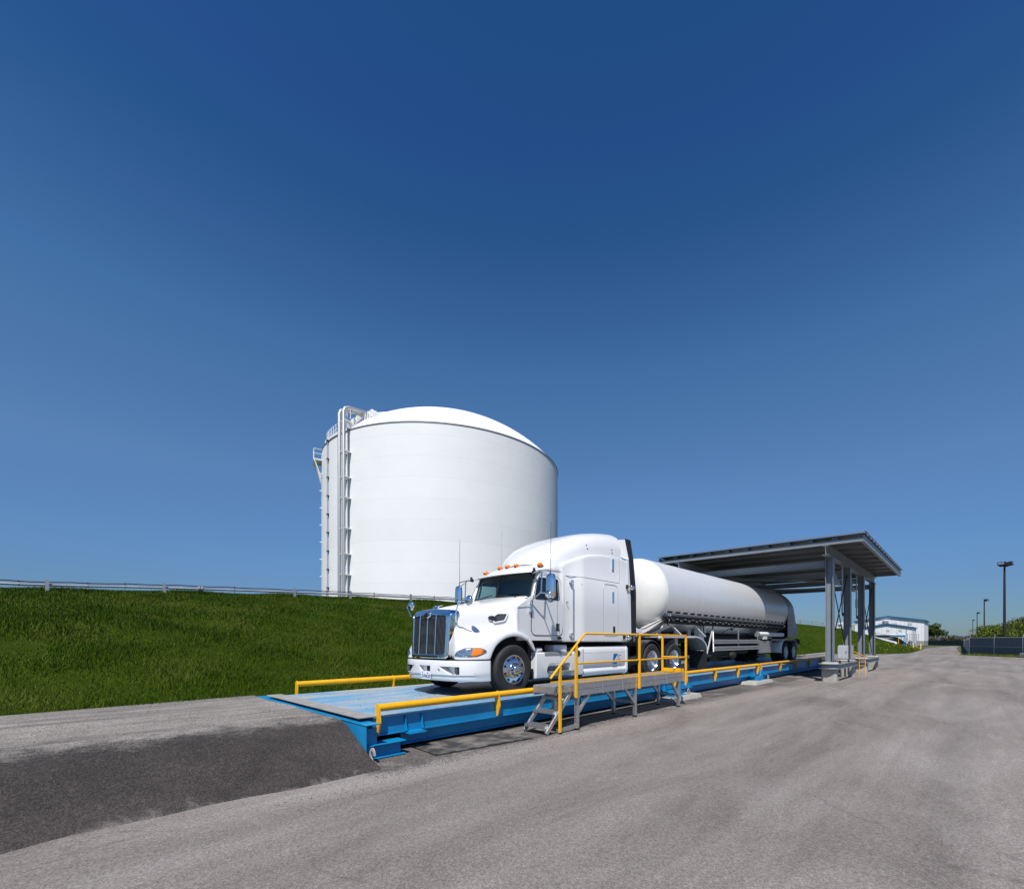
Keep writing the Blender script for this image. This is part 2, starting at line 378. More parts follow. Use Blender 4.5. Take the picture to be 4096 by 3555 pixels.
mLeafG = leafmat('green_leaves', (.035, .06, .012), (.05, .08, .018), (.08, .10, .03), .3)
mLeafB = leafmat('brown_brush', (.050, .045, .025), (.065, .058, .03), (.08, .08, .03), .25)

# ------------------------------------------------------------------ setting: terrain, yard, ramp, berm
mb = MB(); mb.add([(-900,-900,-.03),(3000,-900,-.03),(3000,3000,-.03),(-900,3000,-.03)], [(0,1,2,3)])
tag(mb.build('ground', M('rough_field', (.06, .075, .02), .95, col2=(.11, .095, .05), scale=.05, bump=.3, bscale=3)), kind='structure')
mb = MB()
yard = [(-70,-90),(52,-90),(62,-6.6),(71.2,-1.0),(73.2,.7),(130,2.0),(195,2.6),(195,4.2),(129,7.0),(112,6.7),(98,6.2),(84,5.9),(76,6.1),(72,7.2),(69,8.6),(67.6,11),(66,13.4),(58,13.0),(50,12.6),(20,11.6),(-70,11.2)]
mb.add([(x, y, 0) for x, y in yard], [tuple(range(len(yard)))])
tag(mb.build('asphalt_yard', mAsphalt), kind='structure')
# raised approach ramp: flat top, sloping dark shoulder, closing against the weighbridge end
mRamp = asphalt('ramp_asphalt', (.20, .18, .162), (.30, .275, .25), (.12, .108, .10), .25, .5, streak=True)
_, n, l, b = tweak(mRamp)
def graft(src, n, l):          # copy another asphalt's colour network into this material and return its colour socket
    _, n2, l2, b2 = tweak(src); mp_ = {}
    for q in n2:
        if q.type in ('BSDF_PRINCIPLED', 'OUTPUT_MATERIAL'): continue
        c_ = n.new(q.bl_idname); mp_[q.name] = c_
        if q.type == 'VALTORGB':
            while len(c_.color_ramp.elements) < len(q.color_ramp.elements): c_.color_ramp.elements.new(.5)
            for e, f in zip(c_.color_ramp.elements, q.color_ramp.elements): e.position = f.position; e.color = f.color
        for at in ('operation', 'data_type', 'blend_type', 'feature'):
            if hasattr(q, at):
                try: setattr(c_, at, getattr(q, at))
                except Exception: pass
        for k, ip in enumerate(q.inputs):
            if hasattr(ip, 'default_value') and not ip.is_linked:
                try: c_.inputs[k].default_value = ip.default_value
                except Exception: pass
    for lk in l2:
        if lk.from_node.name in mp_ and lk.to_node.name in mp_:
            ko = list(lk.from_node.outputs).index(lk.from_socket); ki = list(lk.to_node.inputs).index(lk.to_socket)
            l.new(mp_[lk.from_node.name].outputs[ko], mp_[lk.to_node.name].inputs[ki])
    so_ = b2.inputs['Base Color'].links[0]; return mp_[so_.from_node.name].outputs[list(so_.from_node.outputs).index(so_.from_socket)]
topc = b.inputs['Base Color'].links[0].from_socket; sidec = graft(mRampSide, n, l); yardc = graft(mAsphalt, n, l)
at = n.new('ShaderNodeAttribute'); at.attribute_name = 'profile'
tt_ = n.new('ShaderNodeTexCoord').outputs['Object']
nz1 = noise(n, l, tt_, 2.2, 8, .75, .5)
m1 = n.new('ShaderNodeMath'); m1.operation = 'MULTIPLY_ADD'; l.new(nz1, m1.inputs[0]); m1.inputs[1].default_value = .5; m1.inputs[2].default_value = -.05
m2 = n.new('ShaderNodeMath'); m2.operation = 'ADD'; l.new(at.outputs['Fac'], m2.inputs[0]); l.new(m1.outputs[0], m2.inputs[1])
f_lo = ramp(n, l, m2.outputs[0], [(.13, 0.), (.25, 1.)]); f_hi = ramp(n, l, m2.outputs[0], [(.66, 0.), (.80, 1.)])
l.new(mix(n, l, f_hi, mix(n, l, f_lo, yardc, sidec), topc), b.inputs['Base Color'])
def ramp_mesh(x0, x1, fn, mats, name):
    N = int(max(12, (x1-x0)/.35)); rows = [fn(lerp(x0, x1, i/N), i/N) for i in range(N+1)]
    mb = MB(); mb.grid(rows); nc = len(rows[0])
    me = bpy.data.meshes.new(name); me.from_pydata([tuple(p) for p in mb.v], [], mb.f)
    me.materials.append(mRamp); ca = me.attributes.new('profile', 'FLOAT', 'POINT')
    ca.data.foreach_set('value', [(.5*(j/SIDE_N) if j <= SIDE_N else .5+.5*(j-SIDE_N)/6) for _ in rows for j in range(nc)])
    for p in me.polygons: p.use_smooth = True
    o = bpy.data.objects.new(name, me); COL.objects.link(o); ORG[o.name] = Vector(); return tag(o, kind='structure')
_, n, l, b = tweak(mApron)
apc = b.inputs['Base Color'].links[0].from_socket; yc_ = graft(mAsphalt, n, l); rc_ = graft(mRampTop, n, l)
tt_ = n.new('ShaderNodeTexCoord').outputs['Object']; sp = n.new('ShaderNodeSeparateXYZ'); l.new(tt_, sp.inputs[0])
nz1 = noise(n, l, tt_, 1.6, 9, .78, .6)
m1 = n.new('ShaderNodeMath'); m1.operation = 'MULTIPLY_ADD'; l.new(nz1, m1.inputs[0]); m1.inputs[1].default_value = .9; m1.inputs[2].default_value = -4.95-.45
m2 = n.new('ShaderNodeMath'); m2.operation = 'ADD'; l.new(sp.outputs[1], m2.inputs[0]); l.new(m1.outputs[0], m2.inputs[1])
fa = ramp(n, l, m2.outputs[0], [(.36, 0.), (.50, 1.)])
fd = ramp(n, l, noise(n, l, tt_, .9, 7, .7, .8), [(.50, 0.), (.60, .8)])
l.new(mix(n, l, fa, yc_, mix(n, l, fd, apc, rc_)), b.inputs['Base Color'])
mb = MB(); mb.grid([[(2.5, 4.78, -.012), (2.66, 4.78, -.012), (36, 4.78, -.012)], [(2.5, 4.95, -.012), (2.7, 4.98, .004), (36, 4.95, .004)], [(2.5, 11, -.012), (2.7, 11, .004), (36, 11, .004)]])
tag(mb.build('apron', mApron), kind='structure')
SIDE_N = 9
def rprof(x, t):
    # shoulder toe / top edges
    toe = lerp(6.35, 5.55, min(1, max(0, (x+6)/6))) if x < 0 else lerp(5.62, 5.60, max(0, min(1, x/2.9)))
    toe += -.10+.05*math.sin(x*1.9)+.03*math.sin(x*5.3+1)
    edge = 6.78+.05*math.sin(x*2.1)+.03*math.sin(x*7)
    z1 = .50 if x > -3 else lerp(.12, .50, max(0, (x+14)/11))
    pts = []
    for k in range(SIDE_N+1):
        q = k/SIDE_N; s_ = q*q*(3-2*q)
        z = z1*(.25*q+.75*s_)
        if x > 2.3:                       # scooped end beside the steel
            z *= 1-.15*(x-2.3)/.62*(1-q)
        pts.append((x, lerp(toe, edge, q), (.006 if k else -.03)+z))
    for k in range(1, 7):
        pts.append((x, lerp(edge, 11.0, k/6), .006+z1+.012*math.sin(k*2+x*.7)))
    return pts
ramp_mesh(-40, 2.86, rprof, [mRampSide, mRampTop], 'approach_ramp')
def rprof2(x, t):
    z1 = lerp(.52, .0, t)
    return [(x, 6.2-.3*t+.02*k, .006+z1*k/SIDE_N) for k in range(SIDE_N+1)] + [(x, lerp(6.4, 10.4, k/6), .006+z1) for k in range(1, 7)]
ramp_mesh(31.62, 39, rprof2, [mRampSide, mRampTop], 'exit_ramp')

TOE = [(-30,11.0,.30),(0,10.85,.40),(3,10.72,.42),(9,10.85,.22),(20,11.5,.10),(50,12.6,.1),(66,13.4,.05),(69.3,8.6,0),(76,6.1,0),(96,6.2,0),(108,6.4,0),(116,6.7,0),(122,6.9,0)]
CRS = [(-30,24,2.6),(0,24,3.44),(3,24,3.62),(9,24,3.86),(20,23.6,4.12),(50,22,4.28),(80,20,4.33),(97,19,4.15),(110,17.6,3.75),(116,16.2,2.45),(120,13.6,1.45),(124,10.5,.7),(127,8.3,.15)]
def berm_pt(s, q):
    i = min(int(s), len(TOE)-2); f_ = s-i
    a = [lerp(TOE[i][k], TOE[i+1][k], f_) for k in range(3)]; c_ = [lerp(CRS[i][k], CRS[i+1][k], f_) for k in range(3)]
    zq = q+.10*math.sin(q*math.pi)*(1-.3*q) if q <= 1 else 1
    x = lerp(a[0], c_[0], q); y = lerp(a[1], c_[1], q)
    z = lerp(a[2], c_[2], zq)
    env = math.sin(min(1, q)*math.pi)
    z += env*(.06*math.sin(x*.9+y*.5)+.05*math.sin(x*.37-y*.8+2)+.03*math.sin(x*2.3+y*1.7))
    if q > 1: z = c_[2]-.05*(q-1)
    return (x, y, z)
mb = MB(); rows = []
ss = sorted(set([i*.1 for i in range(0, (len(TOE)-1)*10+1)]))
for s_ in ss:
    rows.append([berm_pt(s_, q/16) for q in range(17)] + [berm_pt(s_, q) for q in (1.1, 1.5, 3, 6)])
mb.grid(rows)
tag(mb.build('grass_berm', mTurf, smooth=True, angle=180), kind='structure')

def blades_mesh(name, P, H, W, mats, lean=.45, up=None):
    n_ = len(P); az = rng.uniform(0, 2*np.pi, n_); la = rng.uniform(0, 2*np.pi, n_); ln = rng.uniform(.05, lean, n_)*H
    dx = np.cos(az)*W/2; dy = np.sin(az)*W/2
    V = np.zeros((n_, 3, 3), np.float32)
    V[:, 0] = P+np.stack([dx, dy, -0.02*np.ones(n_)], 1); V[:, 1] = P-np.stack([dx, dy, .02*np.ones(n_)], 1)
    V[:, 2] = P+np.stack([np.cos(la)*ln, np.sin(la)*ln, H], 1)
    me = bpy.data.meshes.new(name); me.vertices.add(n_*3); me.vertices.foreach_set('co', V.ravel())
    me.loops.add(n_*3); me.loops.foreach_set('vertex_index', np.arange(n_*3, dtype=np.int32))
    me.polygons.add(n_); me.polygons.foreach_set('loop_start', np.arange(0, n_*3, 3, dtype=np.int32))
    for m in mats: me.materials.append(m)
    me.update(); me.validate()
    o = bpy.data.objects.new(name, me); COL.objects.link(o); return o
def berm_samples(n_, s0, s1, q0=0, q1=1.06):
    out = np.zeros((n_, 3), np.float32)
    S_ = rng.uniform(s0, s1, n_); Q_ = rng.uniform(q0, q1, n_)
    for i in range(n_): out[i] = berm_pt(S_[i], Q_[i])
    return out
def sx_(x):                       # station on the berm from a distance along it
    for i in range(len(TOE)-1):
        if x <= (TOE[i+1][0]+CRS[i+1][0])/2 or i == len(TOE)-2:
            a = (TOE[i][0]+CRS[i][0])/2; b_ = (TOE[i+1][0]+CRS[i+1][0])/2; return i+(x-a)/(b_-a)
def berm_x(n_, x0, x1, q0=0, q1=1.05):
    xs_ = rng.uniform(x0, x1, n_); q_ = rng.uniform(q0, q1, n_)
    return np.array([berm_pt(sx_(float(x)), float(q)) for x, q in zip(xs_, q_)], np.float32)
P = np.concatenate([berm_x(120000, -5, 3), berm_x(150000, 3, 12), berm_x(100000, 12, 21), berm_x(60000, 21, 36), berm_x(55000, 36, 66), berm_x(40000, 66, 122), berm_x(14000, -6, 22, .94, 1.04), berm_x(9000, -6, 30, -.03, .03)])
dist = np.hypot(P[:, 0], P[:, 1])
clump = .75+.5*np.sin(P[:, 0]*1.7+1.3*np.sin(P[:, 1]*1.1))*np.sin(P[:, 1]*1.9+.8*np.sin(P[:, 0]*.9))
Hh = np.clip(rng.normal(.092, .035, len(P)), .03, .24)*np.clip(clump, .45, 1.3)
Ww = np.clip(.006+.0009*dist, .009, .06)
tag(blades_mesh('grass', P, Hh, Ww, [mBlade], 1.0), kind='stuff')
# dandelions dotted over the far foot of the berm
P = berm_samples(260, 6.6, 10.8, 0, .34); mY = M('dandelion_yellow', (.55, .42, .02), .7)
P[:, 2] += .1
tag(blades_mesh('dandelions', P, np.full(len(P), .06), np.full(len(P), .085), [mY], .3), kind='stuff')

# loose gravel beside the scale and along the shoulder edge
def stones(name, P, sz, mat):
    base = np.array([(1,0,0),(-1,0,0),(0,1,0),(0,-1,0),(0,0,.7),(0,0,-.7)], np.float32)
    F = np.array([(0,2,4),(2,1,4),(1,3,4),(3,0,4),(2,0,5),(1,2,5),(3,1,5),(0,3,5)], np.int32)
    n_ = len(P); A = rng.uniform(0, 6.28, n_); sc = sz[:, None, None]*rng.uniform(.6, 1.4, (n_, 6, 1))
    B = base[None]*sc; c_, s_ = np.cos(A)[:, None], np.sin(A)[:, None]
    V = np.stack([B[..., 0]*c_-B[..., 1]*s_, B[..., 0]*s_+B[..., 1]*c_, B[..., 2]], -1)+P[:, None]
    Fi = (F[None]+6*np.arange(n_)[:, None, None]).reshape(-1)
    me = bpy.data.meshes.new(name); me.vertices.add(n_*6); me.vertices.foreach_set('co', V.astype(np.float32).ravel())
    me.loops.add(len(Fi)); me.loops.foreach_set('vertex_index', Fi.astype(np.int32))
    me.polygons.add(n_*8); me.polygons.foreach_set('loop_start', np.arange(0, n_*24, 3, dtype=np.int32))
    me.materials.append(mat); me.update(); me.validate()
    o = bpy.data.objects.new(name, me); COL.objects.link(o); return tag(o, kind='stuff')
n1 = 7000; X = rng.uniform(2.6, 19, n1); Y = 5.3+np.abs(rng.normal(0, .32, n1))-.12; Z = np.full(n1, .008)
k = (Y < 6.4); P1 = np.stack([X, Y, Z], 1)[k]
n2 = 2600; X = rng.uniform(-3, 2.9, n2); Y = np.where(rng.random(n2) < .6, 6.85+rng.normal(0, .14, n2), rng.uniform(7, 10.6, n2)); P2 = np.stack([X, Y, np.full(n2, .517)], 1)
P2[:, 2] -= np.clip(6.8-P2[:, 1], 0, 1)*.35
n3 = 350; P3 = np.stack([rng.uniform(3.1, 6, n3), rng.uniform(6.4, 10, n3), np.full(n3, .563)], 1)
n4 = 1600; P4 = np.stack([rng.uniform(1.5, 14, n4), 5.2-np.abs(rng.normal(0, .35, n4)), np.full(n4, .003)], 1)
PP = np.concatenate([P1, P2, P3, P4]); mS = M('grey_gravel', (.10, .09, .085), .9, col2=(.26, .24, .22), scale=30)
stones('gravel', PP, rng.uniform(.0025, .0085, len(PP)), mS)
# concrete kerb along the foot of the berm under the canopy
mb = MB()
for i in range(24):
    x0 = 30+i*1.5; y0 = 11.55+(x0-20)*.0367
    mb.hexa([(x0,y0,0),(x0+1.48,y0+.055,0),(x0+1.48,y0+.30,0),(x0,y0+.25,0),(x0,y0,.2),(x0+1.48,y0+.055,.2),(x0+1.48,y0+.30,.2),(x0,y0+.25,.2)])
tag(mb.build('kerb', mConc, bevel=.02), kind='structure')
# hills on the horizon
mb = MB(); rows = []
for i in range(41):
    a = R(-30+i*3.2); d = 1500
    h = 14+6*math.sin(i*.9)+4*math.sin(i*2.3)
    rows.append([(d*math.cos(a), d*math.sin(a), -1), (1.05*d*math.cos(a), 1.05*d*math.sin(a), h*.9), (1.15*d*math.cos(a), 1.15*d*math.sin(a), h*1.1), (1.5*d*math.cos(a), 1.5*d*math.sin(a), -1)])
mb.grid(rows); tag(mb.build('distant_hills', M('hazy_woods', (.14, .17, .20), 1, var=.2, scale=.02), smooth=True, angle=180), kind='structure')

# ------------------------------------------------------------------ storage tank
TX, TY, TR, TZ, TB, RISE = 34.21, 49.4, 14.28, 22.86, 3.2, 6.3
tank = thing('storage_tank', 'huge white cylindrical storage tank with a domed roof behind the grass bank', 'tank', (TX, TY, TB))
def tp(deg, r, z): return Vector((TX+r*math.cos(R(deg)), TY+r*math.sin(R(deg)), z))
mb = MB(); mb.lathe([(TR, TB-1), (TR, TZ)], (TX, TY, 0), (0,0,1), 160)
mb.build('shell', mTank, tank, smooth=True)
RS = (TR*TR+RISE*RISE)/(2*RISE); prof = []
for i in range(25):
    r = TR*1.004*(1-i/24); prof.append((max(r, .01), TZ+.06+math.sqrt(RS*RS-min(r, TR)**2)-(RS-RISE)))
mb = MB(); mb.lathe(prof, (TX, TY, 0), (0,0,1), 160); mb.build('dome_roof', mTankRoof, tank, smooth=True)
mb = MB(); mb.lathe([(TR, TZ-.05), (TR+.05, TZ-.05), (TR+.05, TZ+.05), (TR, TZ+.05)], (TX, TY, 0), (0,0,1), 160)
mb.build('rim_band', mTrailGrey, tank, smooth=True, angle=30)
# twin risers with clamps and the gooseneck over the roof edge
for deg, top in ((-168.4, 24.7), (-165.9, 24.8)):
    a = deg; mb = MB()
    mb.tube([tp(a, TR+.75, TB-.5), tp(a, TR+.75, top-.4), tp(a, TR+.6, top-.05), tp(a+.4, TR+.2, top+.15), tp(a+.9, TR-2.6, top+.62), tp(a+1.0, TR-3.0, top+.62), tp(a+1.0, TR-3.2, top+.2), tp(a+1.0, TR-3.2, top-1.4)], .175, 12)
    p = mb.build('riser_pipe', mGalv, tank, smooth=True)
    for k in range(8):
        z = 5.2+k*2.55+(.5 if k % 3 == 1 else 0)
        mb = MB(); mb.bar(tp(a, TR-.02, z), tp(a, TR+.80, z), .36, .12); mb.build('bracket', mSteelW, p, bevel=.02)
mb = MB(); mb.tube([tp(-166, TR-3.0, 25.72), tp(-157, TR-4.2, 26.1)], .14); mb.tube([tp(-158, TR-4.2, 26.1), tp(-158, TR-4.2, 23.4)], .16); mb.tube([tp(-155, TR-4.2, 26.0), tp(-155, TR-4.2, 23.6)], .16); mb.tube([tp(-157, TR-4.2, 26.1), tp(-154.6, TR-4.1, 25.6)], .1)
mb.build('vent_pipe', mGalv, tank, smooth=True)
# roof equipment behind the risers
mb = MB()
for (a, r, s_, h) in ((-161, 2.2, 1.2, 1.9), (-164, 2.4, 1.0, 2.3), (-158, 3.6, 1.0, 1.6), (-169, 1.6, 1.1, 1.6), (-172, 1.3, .9, 1.2)):
    c_ = tp(a, TR-r, TZ+.3); mb.box(c_.x-s_/2, c_.x+s_/2, c_.y-s_/2, c_.y+s_/2, c_.z, c_.z+h)
    mb.cyl(c_+Vector((.1, .2, h)), c_+Vector((.1, .2, h+.45)), .2)
    mb.ell(c_+Vector((-.45, -.3, h*.8)), .25, .25, .25, 8, 6)
for k in range(7):
    c_ = tp(-162-k*1.6, TR-1.2, TZ+.4); mb.bar(c_, c_+Vector((.3, .3, 2.0-.12*k)), .07, .07)
mb.build('roof_equipment', mSteelW, tank, bevel=.03)
mb = MB()
rail = [tp(-167-k*2.2, TR-.25, TZ+.3) for k in range(11)]
for q, p in enumerate(rail):
    mb.tube([p, p+Vector((0, 0, 1.15 if q > 2 else 2.2-.3*q))], .035, 5)
for dz in (.6, 1.12): mb.tube([p+Vector((0, 0, dz)) for p in rail], .03, 5)
for dz in (1.1, 1.6, 2.0): mb.tube([rail[0]+Vector((0, 0, dz)), rail[1]+Vector((0, 0, dz)), rail[2]+Vector((0, 0, dz))], .03, 5)
mb.build('roof_handrail', mSteelW, tank)
mb = MB()
for k in range(9):
    a = -167-k*2.2; mb.bar(tp(a, TR-.35, TZ+.12+.0*k), tp(a-2.2, TR-.35, TZ+.12), .9, .30)
mb.build('roof_walkway', mSteelW, tank)
# small gallery on the left edge and its ladder line
A0 = 161.5; g = MB()
for a in (A0-5, A0-2.5, A0, A0+2.5):
    p = tp(a, TR+.80, TZ-1.0); g.tube([p, p+Vector((0, 0, 1.15))], .04, 5)
    g.bar(tp(a, TR, TZ-3.2), p, .07, .09)
for dz in (.6, 1.12): g.tube([tp(a, TR+.80, TZ-1.0+dz) for a in (A0-5, A0-2.5, A0, A0+2.5)]+[tp(A0+2.5, TR, TZ-1.0+dz)], .035, 5)
g.build('gallery_rail', mSteelW, tank)
g = MB()
for a in (A0-5, A0-2.5, A0): g.hexa([tp(a, TR, TZ-1.1), tp(a+2.5, TR, TZ-1.1), tp(a+2.5, TR+.85, TZ-1.1), tp(a, TR+.85, TZ-1.1), tp(a, TR, TZ-.95), tp(a+2.5, TR, TZ-.95), tp(a+2.5, TR+.85, TZ-.95), tp(a, TR+.85, TZ-.95)])
g.build('gallery_floor', mSteelW, tank)
g = MB(); g.tube([tp(177.3, TR+.16, TB), tp(177.3, TR+.16, TZ-.2)], .05, 6); cl = g.build('conduit', mGalv, tank)
for k in range(10):
    g = MB(); z = 5.3+k*1.95; g.bar(tp(177.3, TR, z), tp(177.3, TR+.2, z), .12, .1); g.cyl(tp(176.5, TR+.08, z-.1), tp(176.5, TR+.08, z+.12), .12, n=8); g.build('clip', mDark, cl)
for k in range(9):
    g = MB(); z = 5.0+k*1.9; g.bar(tp(165, TR, z), tp(165, TR+.25, z), .1, .1); g.build('anchor_lug', mSteelW, tank)

# ------------------------------------------------------------------ pipeline along the crest
def crest(x):
    for (a, b_) in zip(CRS[:-1], CRS[1:]):
        if a[0] <= x <= b_[0]:
            f_ = (x-a[0])/(b_[0]-a[0]); return [lerp(a[k], b_[k], f_) for k in range(3)]
pl = thing('pipeline', 'silver pipe and black cable on low posts along the grass bank crest', 'pipe', (5, 23.5, 3.7))
pts = [(x, crest(x)[1]-.6, crest(x)[2]+.13) for x in np.arange(-14, 31, 1.5)]
mb = MB(); mb.tube(pts, .052, 12); mb.build('pipe', M('zinc_pipe', (.66, .66, .67), .35, .35, var=.08, scale=8), pl, smooth=True)
mb = MB(); mb.tube([(x, y-.05, z+.105+.012*math.sin(x*4)) for x, y, z in [(x, crest(x)[1]-.6, crest(x)[2]+.12) for x in np.arange(-14, 31, .5)]], .018, 6); mb.build('cable', mBlack, pl)
for x in (-6.3, -3.2, -.08, 3.01, 7.71, 10.3, 13.64, 17, 20.5, 24, 27.5):
    c_ = crest(x); mb = MB(); y = c_[1]-.72; mb.box(x-.04, x+.04, y-.02, y+.02, c_[2]-.3, c_[2]+.30); mb.box(x+.045, x+.06, y-.04, y+.06, c_[2]-.3, c_[2]+.27)
    mb.build('support_post', mGalv, pl)
for x in (-.71, .91, 1.9, 5.36, 9.2, 11.59, 15.2):
    c_ = crest(x); mb = MB(); y = c_[1]-.6; mb.bar((x, y-.03, c_[2]), (x, y-.03, c_[2]+.29), .025, .04); mb.cyl((x-.02, y, c_[2]+.13), (x+.02, y, c_[2]+.13), .065); mb.build('cable_clamp', mGalv, pl)
x = 4.17; c_ = crest(x); mb = MB()
for dx in (-.05, .05): mb.cyl((x+dx-.03, c_[1]-.6, c_[2]+.13), (x+dx+.03, c_[1]-.6, c_[2]+.13), .115, n=16)
mb.build('flange', mGalv, pl)
# thin railing on the far crest
cr = thing('crest_railing', 'thin low wire railing on the far crest of the grass bank behind the trailer', 'railing', (60, 21, 4.3))
mb = MB(); xs = list(np.arange(33, 100, 6.0))
for dz in (.45, .75): mb.tube([(x, crest(x)[1], crest(x)[2]+dz-.1) for x in xs], .03, 5)
mb.build('rail', mGalv, cr)
for x in xs:
    c_ = crest(x); mb = MB(); mb.box(x-.06, x+.06, c_[1]-.06, c_[1]+.06, c_[2]-.3, c_[2]+.75); mb.build('post', mGalv, cr)

# ------------------------------------------------------------------ weighbridge
DZ, NY, FY, X0, X1 = .56, 6.30, 10.15, 3.12, 31.6
wb = thing('weighbridge', 'long blue steel vehicle weighbridge under the truck with yellow guard rails', 'weighbridge', (17, 8.2, 0))
mb = MB()
for a, b_ in ((X0, 12.2), (12.215, 19.2), (19.215, X1)): mb.box(a, b_, NY-.03, FY, DZ-.014, DZ)
mb.build('deck', mDeck, wb)
mb = MB()
for a, b_ in ((X0+.02, 12.18), (12.24, 19.18), (19.24, X1-.02)):
    for y, sg in ((NY, 1), (FY-.05, -1)):
        mb.box(a, b_, y, y+.02, .30, DZ-.016)                # web
        mb.box(a, b_, min(y-.03*sg, y+.12*sg), max(y-.03*sg, y+.12*sg), .282, .30)
mb.build('side_beam', mBlue, wb)
mb = MB()
for a, b_ in ((X0+.5, 12.0), (12.5, 19.0), (19.5, X1-.3)):
    for y in (NY+.12, FY-.2): mb.box(a, b_, y, y+.03, .09, .281); mb.box(a, b_, y-.04, y+.2, .07, .09)
mb.build('lower_beam', mBlue, wb)
for x in np.arange(X0+1.2, X1, 2.4):
    mb = MB(); mb.box(x, x+.1, NY+.2, FY-.2, .2, DZ-.02); mb.build('cross_beam', mBlue, wb)
mb = MB(); mb.box(X0-.0, X0+.02, NY-.0, FY, .24, DZ-.016); mb.box(X0-.06, X0, NY+.02, FY, .47, .49); mb.build('end_plate', mBlue, wb)
for x in (3.62, 3.90, 7.2, 11.3, 11.55, 12.75, 13.0, 18.4, 18.65, 19.9, 23.3, 27.2):
    mb = MB(); mb.hexa([(x-.008, NY-.025, .30), (x+.008, NY-.025, .30), (x+.008, NY, .30), (x-.008, NY, .30), (x-.008, NY-.06 if x < 4 or x > 7.5 else NY-.05, .302), (x+.008, NY-.06 if x < 4 or x > 7.5 else NY-.05, .302), (x+.008, NY, .302), (x-.008, NY, .302)])
    mb.prism([(NY+.0, .30), (NY-.07, .30), (NY-.035, .40), (NY-.03, .535), (NY+.0, .535)], 'x', x-.008, x+.008); mb.build('stiffener', mBlue, wb)
for x in (3.76, 12.9, 19.9, 18.5, 11.4):
    mb = MB(); mb.box(x-.14, x+.14, NY-.16, NY+.02, .255, .28); mb.box(x-.12, x+.12, NY-.14, NY-.01, .281, .292); mb.build('lifting_lug', mBlue, wb, bevel=.006)
# feet at the joints and ends
for x in (12.2, 19.2, 31.2):
    mb = MB(); mb.prism([(x-.03, .5), (x+.03, .5), (x+.06, .13), (x-.5, .13), (x-.42, .2), (x-.18, .24)], 'y', NY-.17, NY-.14)
    mb.box(x-.035, x+.035, NY-.2, NY-.01, .13, .5); mb.box(x-.75, x+.10, NY-.33, NY+.3, .115, .135)
    mb.box(x-.7, x-.2, NY-.25, NY+.1, .136, .235); mb.box(x-.62, x-.22, NY-.2, NY+.05, .236, .262)
    mb.box(x+.1, x+.5, NY-.12, NY-.02, .255, .275); mb.box(x+.08, x+.48, NY-.12, NY-.02, .17, .185)
    mb.tube([(x-.32, NY-.29, .14), (x-.3, NY-.29, .22), (x-.1, NY-.29, .22), (x-.08, NY-.29, .14)], .012, 6)
    mb.cyl((x-.12, NY-.21, .27), (x-.12, NY-.12, .27), .03)
    mb.build('foot', mBlue, wb, bevel=.004)
    mb = MB(); mb.tube([(x+.02, NY-.4, .07), (x+.02, NY-.4, .26), (x+.07, NY-.4, .29), (x+.12, NY-.4, .26), (x+.12, NY-.4, .07)], .018, 8); mb.build('check_rod', mGalv, wb, smooth=True)
# guard rails
def guard(y, z, xs, posts, flip):
    for (a, b_) in xs:
        mb = MB(); mb.cyl((a, y, z-.055), (b_, y, z-.055), .055, n=20)
        r_ = mb.build('guard_rail', mYellow if a < 19.3 else mYellowDirtyShade, wb, smooth=True)
        for x in [p for p in posts if a-.05 <= p <= b_+.05]:
            sg = flip; mb = MB()
            mb.prism([(y-.055*sg, z-.06), (y-.03*sg, z-.005), (y, z+.012), (y+.03*sg, z-.005), (y+.06*sg, z-.06), (y+.06*sg, z-.15), (y+.045*sg, .5), (y+.02*sg, .42), (y+.015*sg, .31), (y-.02*sg, .31), (y-.075*sg, .48), (y-.06*sg, z-.15)], 'x', x-.012, x+.012)
            mb.build('rail_bracket', mYellow if a < 19.3 else mYellowDirtyShade, r_)
guard(NY-.05, .745, [(3.17, 12.17), (12.23, 19.12), (19.42, 30.5)], [3.17, 5.42, 7.7, 10.0, 12.12, 12.8, 14.94, 16.97, 19.06, 19.46, 22.05, 24.53, 27.0, 29.56], 1)
guard(FY+.05, .815, [(3.42, 12.15), (12.25, 19.15), (19.35, 30.5)], [3.42, 5.55, 7.7, 9.9, 12.1, 12.4, 14.7, 16.9, 19.1, 19.5, 22.0, 24.5, 27.0, 29.5], -1)
# abutment: end beam of the approach, its cover strip, hook plate
ab = thing('abutment_beam', 'blue steel end beam with grey cover strip at the top of the approach ramp', 'beam', (2.97, 8.3, 0))
mb = MB(); mb.box(2.86, 3.06, 5.98, 10.76, .50, .515); mb.box(2.87, 2.885, 6.0, 10.7, .0, .5); mb.build('angle_beam', mBlue, ab, bevel=.004)
mb = MB(); mb.prism([(6.0, .49), (6.30, .49), (6.30, .0), (6.22, 0), (6.1, .25)], 'x', 2.895, 2.905); mb.box(2.91, 3.08, 6.10, 6.2, .05, .44); mb.box(2.91, 3.5, 6.04, 6.28, .20, .215); mb.box(2.98, 3.45, 6.12, 6.14, .02, .20); mb.box(2.98, 3.5, 6.05, 6.14, .012, .028); mb.build('end_bracket', mBlue, ab, bevel=.004)
mb = MB(); mb.box(2.90, 3.16, 6.27, 10.3, .563, .575); mb.build('cover_strip', mConcDark, ab)
mb = MB(); ring = [(5.95+.075*math.cos(R(a)), .105+.1*math.sin(R(a))) for a in range(-100, 200, 20)]; rin = [(5.95+.035*math.cos(R(a)), .105+.06*math.sin(R(a))) for a in range(-100, 200, 20)]
